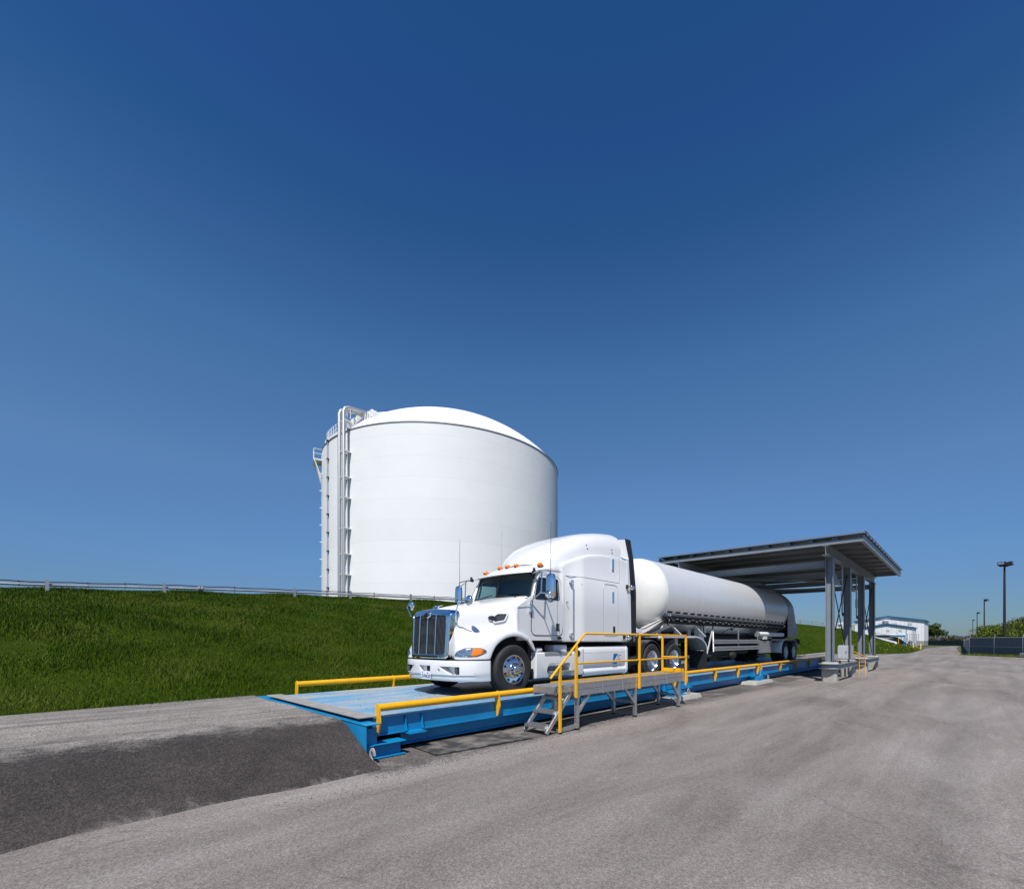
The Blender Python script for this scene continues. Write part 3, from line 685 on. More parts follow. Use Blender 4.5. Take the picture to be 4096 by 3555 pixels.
for i in range(len(ring)-1):
    p = [(2.93, *ring[i]), (2.95, *ring[i]), (2.95, *ring[i+1]), (2.93, *ring[i+1])]; q = [(2.93, *rin[i]), (2.95, *rin[i]), (2.95, *rin[i+1]), (2.93, *rin[i+1])]
    mb.hexa([p[0], p[1], p[2], p[3], q[0], q[1], q[2], q[3]])
mb.build('hook_plate', mConc, ab)
# concrete pads under the feet
for lab, x0, x1 in (('tapered concrete pad under the weighbridge joint beside the access platform', 11.25, 12.95), ('tapered concrete pad under the weighbridge joint halfway to the canopy', 17.6, 19.6)):
    mb = MB(); y0 = 5.82
    mb.hexa([(x0, y0-.02, 0), (x1, y0-.02, 0), (x1, 7.2, 0), (x0-.05, 7.2, 0), (x0+.05, y0+.03, .115), (x1-.02, y0+.03, .115), (x1-.02, 7.1, .115), (x0+.02, 7.1, .115)])
    tag(mb.build('concrete_pad', mConc, bevel=.012), lab, 'concrete pad', 'concrete pads under the weighbridge')
# tread plate and foot grating lying on the ground
mb = MB(); mb.hexa([(3.72, 5.62, .012), (5.50, 5.42, .012), (5.44, 6.28, .012), (3.78, 6.45, .012), (3.72, 5.62, .03), (5.50, 5.42, .03), (5.44, 6.28, .03), (3.78, 6.45, .03)])
tag(mb.build('tread_plate', mDia, bevel=.004), 'worn black steel tread plate lying flat on the ground beside the blue scale', 'steel plate')

# ------------------------------------------------------------------ access platform
ap = thing('access_platform', 'aluminium access platform with steps and yellow handrail beside the truck', 'platform', (8.7, 5.65, 0))
PY, PB, PX0, PX1, PF = 5.35, 5.97, 6.50, 10.9, .84
mb = MB()
for k in range(2):
    z0 = .632+k*.118; mb.box(PX0, PX1, PY-.012, PY+.012, z0, z0+.113)
mb.box(PX0, PX1, PY+.013, PY+.03, .64, .85)
mb.build('side_board', mAlu, ap, bevel=.003)
mb = MB(); mb.box(PX1-.02, PX1, PY+.05, PB, .63, .74); mb.box(PX0-.42, PX1, PB-.01, PB+.02, .65, .80); mb.build('rear_board', mAlu, ap)
for x in (7.36, 8.06, 9.43, 9.95):
    mb = MB(); mb.box(x-.03, x+.03, PY-.036, PY-.014, .625, .875); mb.build('board_clip', mAlu, ap, bevel=.004)
mb = MB()
for i in range(28):
    y = PY+.05+i*(PB-PY-.07)/27; mb.box(PX0-.44, PX1-.03, y-.004, y+.004, .805, .835)
for i in range(100):
    x = PX0-.43+i*(PX1-PX0+.38)/99; mb.box(x-.006, x+.006, PY+.04, PB-.01, .83, .84)
mb.build('grating', mGalv, ap)
mb = MB(); mb.box(PX0-.45, PX0-.43, PY+.03, PB, .70, .83); mb.box(PX0-.45, PX0, PY+.025, PY+.045, .72, .80); mb.build('landing_edge', mAlu, ap)
for x in (6.60, 8.60, 10.62):
    for y in (PY+.03, PB-.03):
        mb = MB(); mb.box(x-.035, x+.035, y-.035, y+.035, .03, .64); lg = mb.build('leg', mAlu, ap, bevel=.005)
        mb = MB(); mb.cyl((x, y, 0), (x, y, .012), .06); mb.cyl((x, y, .01), (x, y, .05), .02); mb.build('foot', mDark, lg)
for x0, x1 in ((6.62, 6.98), (8.58, 8.2), (10.60, 10.24)):
    for y in (PY+.03, PB-.03):
        mb = MB(); mb.bar((x0, y, .30), (x1, y, .64), .045, .05); mb.build('brace', mAlu, ap)
for p, q, h_ in (((8.60, PY+.03, .31), (8.60, PB-.03, .31), .05), ((6.6, PY+.03, .08), (6.05, PY+.03, .05), .07), ((10.62, PY+.03, .3), (10.62, PB-.03, .3), .05)):
    mb = MB(); mb.bar(p, q, .04, h_); mb.build('tie_bar', mAlu, ap)
for y in (PY+.06, PB-.02):
    mb = MB(); mb.bar((5.80, y, .03), (6.50, y, .74), .035, .075); mb.build('stringer', mAlu, ap, bevel=.004)
for k in range(3):
    x = 5.78+k*.23; z = .165+k*.225
    mb = MB(); mb.box(x, x+.22, PY+.08, PB-.04, z-.045, z-.004); 
    for q in range(24): mb.box(x+.005, x+.215, PY+.09+q*.0205, PY+.098+q*.0205, z-.004, z+.004)
    mb.build('tread', mAlu, ap)
def rt(p, name='rail', r=.021, mat=None): 
    mb = MB(); mb.tube(p, r, 8); return mb.build(name, mat or mYellow, ap, smooth=True, angle=60)
ry = PY-.04
rt([(5.80, ry, 1.0), (6.74, ry, 1.775), (6.80, ry, 1.785), (PX1, ry, 1.785), (PX1, PB, 1.785)], 'top_rail', .022)
rt([(6.50, ry, 1.235), (PX1, ry, 1.235), (PX1, PB, 1.235)], 'mid_rail', .019)
for x, z0, z1 in ((6.50, .61, 1.57), (8.68, .61, 1.77), (PX1, .58, 1.77)):
    mb = MB(); mb.box(x-.024, x+.024, ry-.022, ry+.022, z0, z1); mb.build('post', mYellow, ap, bevel=.003)
mb = MB(); mb.box(6.03, 6.075, ry-.022, ry+.022, .04, 1.19); mb.build('post', mYellow, ap, bevel=.003)
mb = MB(); mb.box(PX1-.024, PX1+.024, PB-.022, PB+.022, .62, 1.77); mb.build('post', mYellow, ap, bevel=.003)
mb = MB(); mb.box(PX1-.012, PX1+.0, PY+.02, PB-.03, .85, .95); mb.build('kick_plate', mYellow, ap)
mb = MB(); mb.box(PX0, PX1-.03, PB-.03, PB-.02, .80, .865); mb.box(PX0, PX1-.02, PY-.008, PY+.02, .866, .884); mb.build('edge_strip', mYellow, ap)

# ------------------------------------------------------------------ text helper
def text(txt, size, origin, xd, yd, mat, parent, name, align='CENTER', bold=0.):
    cu = bpy.data.curves.new('t', 'FONT'); cu.body = txt; cu.size = size; cu.align_x = align; cu.align_y = 'CENTER'; cu.extrude = .001; cu.offset = bold
    to = bpy.data.objects.new('t', cu); COL.objects.link(to)
    dg = bpy.context.evaluated_depsgraph_get(); me = bpy.data.meshes.new_from_object(to.evaluated_get(dg))
    bpy.data.objects.remove(to); bpy.data.curves.remove(cu)
    xd = Vector(xd).normalized(); yd = Vector(yd).normalized(); zd = xd.cross(yd)
    mt = Matrix((( xd.x, yd.x, zd.x, origin[0]), (xd.y, yd.y, zd.y, origin[1]), (xd.z, yd.z, zd.z, origin[2]), (0,0,0,1)))
    me.transform(Matrix.Translation(-ORG[parent.name]) @ mt); me.materials.clear(); me.materials.append(mat)
    o = bpy.data.objects.new(name, me); COL.objects.link(o); o.parent = parent; ORG[o.name] = ORG[parent.name]; return o
from mathutils.bvhtree import BVHTree
def bvh_of(o):
    bpy.context.view_layer.update()
    dg = bpy.context.evaluated_depsgraph_get(); return BVHTree.FromObject(o, dg), ORG[o.name]
def cast(b, p, d):
    t, off = b; h = t.ray_cast(Vector(p)-off, Vector(d)); return (h[0]+off) if h[0] is not None else None
def cut(o, cutters):
    for c_ in cutters:
        md = o.modifiers.new('b', 'BOOLEAN'); md.object = c_; md.operation = 'DIFFERENCE'; md.solver = 'EXACT'
    bpy.context.view_layer.update()
    dg = bpy.context.evaluated_depsgraph_get(); me = bpy.data.meshes.new_from_object(o.evaluated_get(dg))
    o.modifiers.clear(); old = o.data; o.data = me; bpy.data.meshes.remove(old)
    for c_ in cutters: bpy.data.objects.remove(c_)
def ringplate(outer, hole, place, name, mat, parent, th=.02, N=72, bevel=0):
    """flat or bowed plate with one opening: both loops are sampled on the same rays from the opening's centre"""
    cx_ = sum(p[0] for p in hole)/len(hole); cz_ = sum(p[1] for p in hole)/len(hole)
    def hit(poly, a):
        dx, dz = math.cos(a), math.sin(a); best = None
        for i in range(len(poly)):
            (x1, z1), (x2, z2) = poly[i], poly[(i+1) % len(poly)]
            ex, ez = x2-x1, z2-z1; den = dx*ez-dz*ex
            if abs(den) < 1e-9: continue
            t = ((x1-cx_)*ez-(z1-cz_)*ex)/den; u = ((x1-cx_)*dz-(z1-cz_)*dx)/den
            if t > 0 and -1e-6 <= u <= 1+1e-6 and (best is None or t > best): best = t
        return (cx_+dx*best, cz_+dz*best)
    an = sorted(set([2*math.pi*k/N-math.pi for k in range(N)]+[math.atan2(p[1]-cz_, p[0]-cx_) for p in outer+hole]))
    mb = MB(); a = [hit(outer, t) for t in an]; b_ = [hit(hole, t) for t in an]
    loops = [[place(x, z, 0) for x, z in a], [place(x, z, 0) for x, z in b_], [place(x, z, -th) for x, z in b_], [place(x, z, -th) for x, z in a]]
    mb.grid(loops, cu=True, cv=True); return mb.build(name, mat, parent, bevel=bevel)
def rrect(x0, x1, z0, z1, r, n=5):
    out = []
    for (cx_, cz_, a0) in ((x1-r, z1-r, 0), (x0+r, z1-r, 90), (x0+r, z0+r, 180), (x1-r, z0+r, 270)):
        for k in range(n+1):
            a = R(a0+90*k/n); out.append((cx_+r*math.cos(a), cz_+r*math.sin(a)))
    return out
def rpoly(pts, r, n=4):
    out = []; N = len(pts)
    for i in range(N):
        p = Vector(pts[i]); a = (Vector(pts[i-1])-p); b_ = (Vector(pts[(i+1) % N])-p)
        rr = min(r, a.length*.45, b_.length*.45); a = p+a.normalized()*rr; b_ = p+b_.normalized()*rr
        for k in range(n+1):
            t = k/n; q = a*(1-t)**2+p*2*t*(1-t)+b_*t*t; out.append((q.x, q.y))
    return out

# ------------------------------------------------------------------ wheels
def wheel(parent, x, y, z, out, kind, r=.505, rim=.30, dual=False):
    """y is the outer face of the tyre, out = -1 towards the near side, +1 towards the far side"""
    ax = (0, out, 0); mb = MB()
    rm = mRim if kind != 'trailer' else mSteelW
    if kind == 'steer':
        prof = [(rim+.005, -.03), (rim, -.002), (rim-.02, -.004), (rim-.035, -.03), (rim-.055, -.022), (.20, .012), (.165, .02), (.15, .022), (.148, .05), (.135, .06), (.10, .062), (.098, .085), (.085, .105), (.05, .115), (.001, .118)]
        hr, hh, hp, lug, lh = .245, -.001, .026, .128, .061
    else:
        prof = [(rim+.005, -.03), (rim, -.002), (rim-.015, -.004), (rim-.03, -.03), (rim-.045, -.10), (rim-.06, -.14), (.215, -.150), (.16, -.155), (.15, -.15), (.148, -.10), (.12, -.095), (.098, -.09), (.096, .0), (.085, .015), (.001, .02)]
        hr, hh, hp, lug, lh = .20, -.151, .022, .128, -.095
    mb.lathe(prof, (x, y, z), ax, 40); mb.lathe([(rim+.005, -.03), (rim+.005, -.26), (rim-.04, -.26)], (x, y, z), ax, 40)
    w_ = mb.build('wheel', rm, parent, smooth=True, angle=35)
    h = MB()
    for k in range(10):
        a = 2*math.pi*(k+.5)/10; c_ = Vector((x+hr*math.cos(a), y+out*(hh+.002), z+hr*math.sin(a)))
        if kind == 'steer': h.cyl(c_-Vector((0, out*.008, 0)), c_+Vector((0, out*.004, 0)), hp, n=14)
        else: h.cyl(c_-Vector((0, out*.008, 0)), c_+Vector((0, out*.006, 0)), hp, n=12)
    h.build('hand_holes', mBlack, w_)
    h = MB()
    for k in range(10):
        a = 2*math.pi*k/10; c_ = Vector((x+lug*math.cos(a), y+out*lh, z+lug*math.sin(a))); h.cyl(c_, c_+Vector((0, out*.03, 0)), .017, .013, n=6)
    h.build('wheel_nuts', mDark if kind == 'steer' else mChrome, w_)
    for k in range(2 if dual else 1):
        o_ = -k*.34; W_ = .275
        tp_ = [(rim, -.012), (rim+.03, -.004), (rim+.09, .012), (r-.075, .014), (r-.035, .004), (r-.012, -.018), (r, -.035)]
        for g in range(1, 5):
            h0 = -W_*g/5-.0; tp_ += [(r, h0+.012), (r-.013, h0+.008), (r-.013, h0-.004), (r, h0-.008)]
        tp_ += [(r, -W_+.035), (r-.012, -W_+.015), (r-.075, -W_-.014), (rim+.03, -W_), (rim, -W_+.01)]
        t_ = MB(); t_.lathe([(a, b_+o_) for a, b_ in tp_], (x, y, z), ax, 56)
        t_.build('tyre', mRubber, w_, smooth=True, angle=28)
    return w_

# ------------------------------------------------------------------ tractor
VC = 8.1
truck = thing('semi_truck', 'white conventional sleeper tractor with chrome grille standing on the blue weighbridge', 'truck', (8.3, VC, DZ))
def near(s): return 'near' if s < 0 else 'far'
# hood and front fenders in one skin: rows run from the lower front lip back to the cowl
ROWS = [
 [(5.78,1.245,1.285),(5.69,1.235,1.285),(5.48,1.145,1.285),(5.27,.98,1.285),(5.22,.80,1.285),(5.32,.68,1.285),(5.34,.60,1.285),(5.34,.35,1.285),(5.34,0,1.285)],
 [(5.79,1.25,1.33),(5.70,1.24,1.33),(5.49,1.15,1.33),(5.28,.985,1.33),(5.225,.80,1.33),(5.32,.685,1.5),(5.34,.60,1.6),(5.34,.35,1.6),(5.34,0,1.6)],
 [(5.83,1.255,1.43),(5.76,1.25,1.46),(5.55,1.16,1.50),(5.33,.99,1.52),(5.26,.79,1.54),(5.33,.69,1.75),(5.34,.60,1.95),(5.34,.35,2.0),(5.34,0,2.0)],
 [(5.91,1.26,1.555),(5.86,1.265,1.61),(5.68,1.18,1.66),(5.46,.985,1.68),(5.36,.78,1.70),(5.35,.695,1.90),(5.34,.625,2.19),(5.34,.36,2.26),(5.34,0,2.285)],
 [(6.05,1.27,1.655),(6.02,1.278,1.735),(5.90,1.19,1.785),(5.72,.985,1.79),(5.52,.79,1.80),(5.46,.70,1.99),(5.44,.63,2.24),(5.44,.37,2.305),(5.44,0,2.325)],
 [(6.22,1.275,1.72),(6.20,1.285,1.81),(6.13,1.20,1.87),(6.0,.99,1.86),(5.85,.83,1.85),(5.77,.75,2.06),(5.73,.665,2.305),(5.73,.40,2.375),(5.73,0,2.395)],
 [(6.40,1.275,1.74),(6.40,1.285,1.835),(6.38,1.205,1.895),(6.32,1.01,1.875),(6.24,.90,1.86),(6.20,.84,2.1),(6.2,.75,2.385),(6.2,.45,2.465),(6.2,0,2.49)],
 [(6.58,1.275,1.715),(6.60,1.285,1.805),(6.60,1.205,1.86),(6.56,1.07,1.84),(6.5,1.0,1.83),(6.48,.965,2.1),(6.48,.86,2.42),(6.48,.50,2.52),(6.48,0,2.55)],
 [(6.74,1.27,1.645),(6.77,1.28,1.73),(6.78,1.205,1.785),(6.72,1.10,1.78),(6.66,1.07,1.78),(6.66,1.05,2.1),(6.66,.96,2.44),(6.66,.55,2.56),(6.66,0,2.60)],
 [(6.76,1.27,1.635),(6.79,1.28,1.72),(6.80,1.205,1.775),(6.74,1.10,1.77),(6.68,1.075,1.77),(6.68,1.055,2.1),(6.70,.965,2.45),(6.74,.56,2.575),(6.78,0,2.622)]]
mb = MB(); rows = []
for r_ in ROWS:
    rows.append([(x, VC-y, z) for x, y, z in r_]+[(x, VC+y, z) for x, y, z in r_[-2::-1]])
mb.grid(rows); hood = mb.build('hood', mWhite, truck, sub=3, solid=.03)
HB = bvh_of(hood)
def hs(x, z, s, off=.012):      # point on the side of the hood
    h = cast(HB, (x, VC+s*3, z), (0, -s, 0)); return Vector((x, h.y+s*off, z)) if h else Vector((x, VC+s*1.1, z))
def hf(y, z, off=.012):         # point on the front of the fender
    h = cast(HB, (3, VC+y, z), (1, 0, 0)); return Vector((h.x-off, VC+y, z)) if h else None
for s in (-1, 1):
    # trailing piece of the fender
    mb = MB(); a = [(6.765,1.272,1.632),(6.80,1.283,1.72),(6.81,1.208,1.777),(6.75,1.10,1.772)]; b_ = [(6.89,1.268,1.52),(6.94,1.275,1.60),(6.95,1.205,1.645),(6.92,1.09,1.65)]; c_ = [(6.97,1.26,1.40),(7.03,1.265,1.43),(7.05,1.19,1.46),(7.03,1.07,1.46)]
    mb.grid([[(x, VC+s*y, z) for x, y, z in q] for q in (a, b_, c_)]); mb.build('fender_extension', mWhite, hood, sub=2, solid=.025)
    # headlamp
    def lens(y0, y1, zb, zt, n=14, m=6, off=.014):
        rws = []
        for i in range(n+1):
            t = i/n; y = lerp(y0, y1, t); lo, hi = zb(t), zt(t)
            rws.append([hf(s*y, lerp(lo, hi, j/m), off) for j in range(m+1)])
        return rws
    def bulge(t, a, b_, p): return a+(b_-a)*min(1, t/p)**.6
    top = lambda t: 1.375+.135*min(1, t/.45)**.55 if t < .85 else 1.51-.05*((t-.85)/.15)**2
    bot_ = lambda t: 1.365-.022*min(1, t/.3) if t < .8 else 1.343+.075*((t-.8)/.2)**1.5
    ok = lens(.80, 1.22, bot_, top, off=.006)
    if all(p is not None for r_ in ok for p in r_):
        mb = MB(); mb.grid(ok); hl = mb.build('headlight', mClear, truck, smooth=True, solid=.01)
        t0 = .70
        rws = [[hf(s*lerp(.80, 1.22, t), lerp(bot_(t)+.012, top(t)-.012, j/6), .016) for j in range(7)] for t in [t0+(.955-t0)*i/8 for i in range(9)]]
        mb = MB(); mb.grid(rws); mb.build('turn_signal', mAmber, hl, smooth=True, solid=.008)
        for t in (.40, .68):
            mb = MB(); mb.tube([hf(s*lerp(.80, 1.22, t), lerp(bot_(t)+.01, top(t)-.01, j/3), .012) for j in range(4)], .005, 5); mb.build('lamp_divider', mChrome, hl)
        loop = [ok[i][0] for i in range(15)]+[ok[14][j] for j in range(1, 7)]+[ok[i][6] for i in range(13, -1, -1)]
        mb = MB(); mb.tube(loop, .006, 5, closed=True); mb.build('lamp_gasket', mChrome, hl)
    # air intake and emblem on the hood side
    q = [(6.16, 2.02), (6.40, 2.065), (6.49, 2.225), (6.28, 2.215), (6.20, 2.17)]
    pts = [hs(x, z, s, .022) for x, z in rpoly(q, .03)]
    mb = MB(); mb.tube(pts, .016, 8, closed=True); vt = mb.build('intake_frame', mWhite, truck, smooth=True)
    mb = MB(); pts = [hs(x, z, s, .014) for x, z in rpoly(q, .03)]; mb.add(pts, [tuple(range(len(pts)))]); mb.build('intake_mesh', mMesh, vt)
    def oval(cx_, cz_, a, b_, off, n=24): return [hs(cx_+a*math.cos(2*math.pi*k/n), cz_+b_*math.sin(2*math.pi*k/n), s, off) for k in range(n)]
    mb = MB(); p = oval(6.14, 2.115, .092, .047, .034); mb.add(p, [tuple(range(24))]); eb = mb.build('emblem', mBlackGloss, truck, solid=.01)
    mb = MB(); mb.tube(oval(6.14, 2.115, .092, .047, .036), .006, 6, closed=True); mb.build('emblem_rim', mChrome, eb, smooth=True)
    tpnt = hs(6.14, 2.115, s, .044); d1 = hs(6.2, 2.115, s, .044)-hs(6.08, 2.115, s, .044)
    text('Peterbilt', .040, tpnt, d1 if s < 0 else -d1, (0, s*.12, 1), mChrome, eb, 'emblem_script')
    # convex mirror on the hood
    b0 = hs(5.36, 1.99, s, .0); mb = MB()
    mb.box(b0.x-.035, b0.x+.035, b0.y-.03, b0.y+.03, b0.z-.05, b0.z+.05); mm = mb.build('hood_mirror', mChrome, truck, bevel=.012)
    mb = MB(); mb.tube([b0+Vector((0, s*.02, .02)), (5.27, VC+s*.80, 2.17), (5.25, VC+s*.90, 2.34), (5.26, VC+s*.98, 2.40), (5.32, VC+s*1.03, 2.41)], [.012, .012, .011, .011, .011], 8); mb.build('mirror_stalk', mChrome, mm, smooth=True)
    mb = MB(); mb.ell((5.41, VC+s*1.04, 2.42), .055, .095, .105, 20, 12); mb.build('mirror_head', mChrome, mm, smooth=True)
# grille: chrome shell with mesh, bars and badge
gx = lambda z: 5.105+(z-1.30)*.05
outer = rpoly([(-.66, 1.30), (.66, 1.30), (.675, 2.255), (-.675, 2.255)], .12, 6); hole = rpoly([(-.565, 1.385), (.565, 1.385), (.575, 2.135), (.10, 2.135), (.06, 2.075), (-.06, 2.075), (-.10, 2.135), (-.575, 2.135)], .05, 4)
crown = lambda y: .035*(1-(y/.66)**2)
gp = lambda y, z, d: (gx(z)-d*1.0+.075*(abs(y)/.66)**3+(.05*max(0, z-2.12)/.12), VC+y, z+(crown(y) if z > 1.8 else 0)*min(1, (z-1.8)/.4))
gr = ringplate(outer, hole, lambda y, z, d: gp(y, z, d*1.35), 'grille_shell', mChrome, truck, th=.16, bevel=.022)
mb = MB()
for k in range(13): pass
rws = [[gp(lerp(-.58, .58, k/24), lerp(1.37, 2.17, j/10), -.03) for k in range(25)] for j in range(11)]
mb.grid(rws); mb.build('grille_mesh', mMesh, gr)
for y in (-.30, -.02, .27):
    mb = MB(); mb.tube([gp(y, lerp(1.38, 2.15, k/8), -.012) for k in range(9)], .012, 8); mb.build('grille_bar', mChrome, gr, smooth=True)
for j in range(18):
    pass
mb = MB()
for j in range(19):
    z = 1.40+j*.041; mb.tube([gp(y, z, -.02) for y in np.linspace(-.57, .57, 13)], .004, 4)
mb.build('grille_slats', mBlack, gr)
bz = 2.165; n_ = 24
def bo(a, b_, d): return [gp(a*math.cos(2*math.pi*k/n_), bz-.0+b_*math.sin(2*math.pi*k/n_)-crown(0)*.6, d) for k in range(n_)]
mb = MB(); p = bo(.135, .068, .045); mb.ell(Vector(gp(0, bz-.02, .0)), .035, .14, .072, 20, 10); bd = mb.build('badge_boss', mChrome, gr, smooth=True)
mb = MB(); c0 = Vector(gp(0, bz-.02, .0)); mb.ell(c0-Vector((.012, 0, 0)), .028, .105, .05, 20, 10); mb.build('badge', mBlackGloss, bd, smooth=True)
text('Peterbilt', .042, c0-Vector((.0415, 0, .004)), (0, -1, 0), (0, 0, 1), mChrome, bd, 'badge_script')
# cap ornament
mb = MB(); mb.tube([(5.36, VC-.09, 2.335), (5.34, VC, 2.345), (5.36, VC+.09, 2.335)], .02, 8); mb.tube([(5.35, VC, 2.31), (5.36, VC, 2.35), (5.52, VC, 2.395)], [.02, .022, .008], 8); mb.tube([(5.36, VC-.06, 2.30), (5.36, VC+.06, 2.30)], .022, 8)
mb.build('hood_ornament', mChrome, truck, smooth=True)
# bumper
bp_ = [(0, 5.115), (.3, 5.12), (.6, 5.15), (.85, 5.215), (1.02, 5.31), (1.15, 5.44), (1.22, 5.58), (1.25, 5.76)]
full = [(-y, x) for y, x in bp_[:0:-1]]+bp_
def bsec(dx, z): return [(x+dx*(1 if abs(y) < 1.2 else .4), VC+y*(1-dx*.25), z) for y, x in full]
secs = [bsec(.05, 1.255), bsec(.012, 1.268), bsec(0, 1.245), bsec(.0, 1.05), bsec(.004, .99), bsec(.03, .965), bsec(.035, .90), bsec(.06, .865), bsec(.16, .86)]
inner = [bsec(.16, 1.0), bsec(.16, 1.255)]
mb = MB(); mb.grid(secs+inner, cu=True)
n0 = len(full); tot = len(secs+inner)
mb.face(*[i*n0 for i in range(tot)]); mb.face(*[i*n0+n0-1 for i in range(tot-1, -1, -1)])
bumper = mb.build('bumper', mWhite, truck)
cs = []
def cutter(poly, x0, x1):
    m_ = MB(); m_.prism([(VC+y, z) for y, z in poly], 'x', x0, x1); c_ = m_.build('cutter', mWhite); cs.append(c_)
cutter(rpoly([(-.16, 1.045), (.20, 1.045), (.26, 1.155), (-.16, 1.155)], .02), 5.0, 5.20)
cutter(rpoly([(-.93, 1.00), (-.70, 1.00), (-.44, 1.15), (-.93, 1.15)], .02), 5.0, 5.29)
cutter(rpoly([(.93, 1.00), (.70, 1.00), (.44, 1.15), (.93, 1.15)], .02), 5.0, 5.29)
cutter([(-.46, 1.05), (-.40, 1.05), (-.38, 1.10), (-.46, 1.10)], 5.0, 5.19)
cut(bumper, cs)
for p in bumper.data.polygons: p.use_smooth = True
try: bumper.data.set_sharp_from_angle(angle=R(32))
except Exception: pass
md = bumper.modifiers.new('bevel', 'BEVEL'); md.width = .006; md.segments = 2; md.limit_method = 'ANGLE'; md.angle_limit = R(35)
for s in (-1, 1):
    mb = MB(); y = s*.86; mb.box(5.235, 5.30, VC+y-.055, VC+y+.055, 1.015, 1.135); fl = mb.build('fog_light', mBlack, bumper, bevel=.015)
    mb = MB(); mb.box(5.228, 5.2345, VC+y-.042, VC+y+.042, 1.03, 1.12); mb.build('fog_lens', mClear, fl)
mb = MB(); mb.box(5.15, 5.20, VC-.14, VC+.0, 1.05, 1.15); mb.tube([(5.14, VC-.12, 1.07), (5.14, VC-.12, 1.13), (5.14, VC-.03, 1.13), (5.14, VC-.03, 1.07)], .012, 6, closed=True); mb.build('tow_hook_block', mBlack, bumper, bevel=.006)
# number plate
lp = MB(); lp.box(5.098, 5.106, VC-.20, VC+.16, .885, 1.025); lp = lp.build('licence_plate', mPlate, truck, bevel=.003)
text('L549620', .098, (5.0965, VC-.02, .942), (0, -1, 0), (0, 0, 1), mBlueInk, lp, 'plate_number', bold=.0012)
mb = MB()
for y0 in (-.12, .06): mb.box(5.095, 5.098, VC+y0, VC+y0+.035, 1.0, 1.016)
mb.build('plate_bolts', mBlueInk, lp)
mb = MB(); mb.box(5.25, 5.30, VC-.9, VC+.9, 1.255, 1.29); mb.build('bumper_gap_filler', mBlack, bumper)

# cab
def cy(z): return 1.125-(max(0, z-2.5))*.105
win = rpoly([(7.115, 2.565), (7.93, 2.585), (7.93, 3.065), (7.285, 3.05), (7.22, 2.92)], .05)
door = rpoly([(7.0, 1.775), (8.03, 1.775), (8.03, 3.125), (7.34, 3.125), (7.20, 2.92), (7.02, 2.44)], .16, 6)
side = [(6.60, 1.66), (6.60, 2.36), (6.93, 2.40), (7.02, 2.52), (7.10, 2.66), (7.25, 2.98), (7.38, 3.20), (7.5, 3.245), (8.10, 3.29), (8.10, 1.66)]
for s in (-1, 1):
    pl_ = lambda x, z, d: (x, VC+s*(cy(z)+d), z)
    cabs = ringplate(side, win, pl_, 'cab_side', mWhite, truck, th=.05)
    dr = ringplate(door, win, lambda x, z, d: pl_(x, z, d+.010), 'cab_door', mWhite, truck, th=.02, bevel=.004)
    mb = MB(); mb.tube([pl_(x, z, .004) for x, z in door], .008, 6, closed=True); mb.build('door_seal', mBlack, dr)
    mb = MB(); q = [pl_(x, z, -.015) for x, z in win]; mb.add(q, [tuple(range(len(q)))]); mb.build('door_window', mGlassDark if s < 0 else mGlass, dr)
    mb = MB(); mb.tube([pl_(x, z, .008) for x, z in win], .010, 6, closed=True); mb.build('window_rubber', mBlack, dr)
    mb = MB(); mb.box(7.80, 7.92, VC+s*(1.125+.005), VC+s*(1.125+.016), 1.875, 2.045); hd_ = mb.build('door_handle', mBlack, dr, bevel=.02)
    mb = MB(); mb.bar((7.87, VC+s*1.155, 1.90), (7.87, VC+s*1.155, 2.02), .03, .02); mb.build('pull_lever', mChrome, hd_, bevel=.006)
    mb = MB(); mb.tube([(8.29, VC+s*1.17, 1.80), (8.29, VC+s*1.24, 1.80), (8.29, VC+s*1.24, 3.06), (8.29, VC+s*1.17, 3.06)], .017, 8); mb.box(8.25, 8.31, VC+s*1.14, VC+s*1.215, 1.77, 1.83); mb.box(8.25, 8.31, VC+s*1.14, VC+s*1.215, 3.02, 3.08); mb.build('grab_bar', mChrome, truck, smooth=True, angle=30)
    mb = MB(); q = [(7.92+.075*math.cos(2*math.pi*k/20), 1.715+.032*math.sin(2*math.pi*k/20)) for k in range(20)]; q = [(x, VC+s*1.132, z) for x, z in q]; mb.add(q, [tuple(range(20))]); mb.build('cab_emblem', mBlackGloss, truck, solid=.008)
    mb = MB(); mb.tube([(6.60, VC+s*1.13, 1.70), (6.60, VC+s*1.13, 2.352), (6.93, VC+s*1.128, 2.392), (6.985, VC+s*1.128, 2.42)], .005, 5); mb.build('panel_seam', mGalv, cabs)
    for q in range(9):
        mb = MB(); mb.cyl((6.645, VC+s*1.120, 1.75+q*.068), (6.645, VC+s*1.129, 1.75+q*.068), .006, n=6); mb.cyl((6.975, VC+s*1.120, 1.72+q*.075), (6.975, VC+s*1.129, 1.72+q*.075), .006, n=6)
        mb.build('rivet', mGalv, cabs)
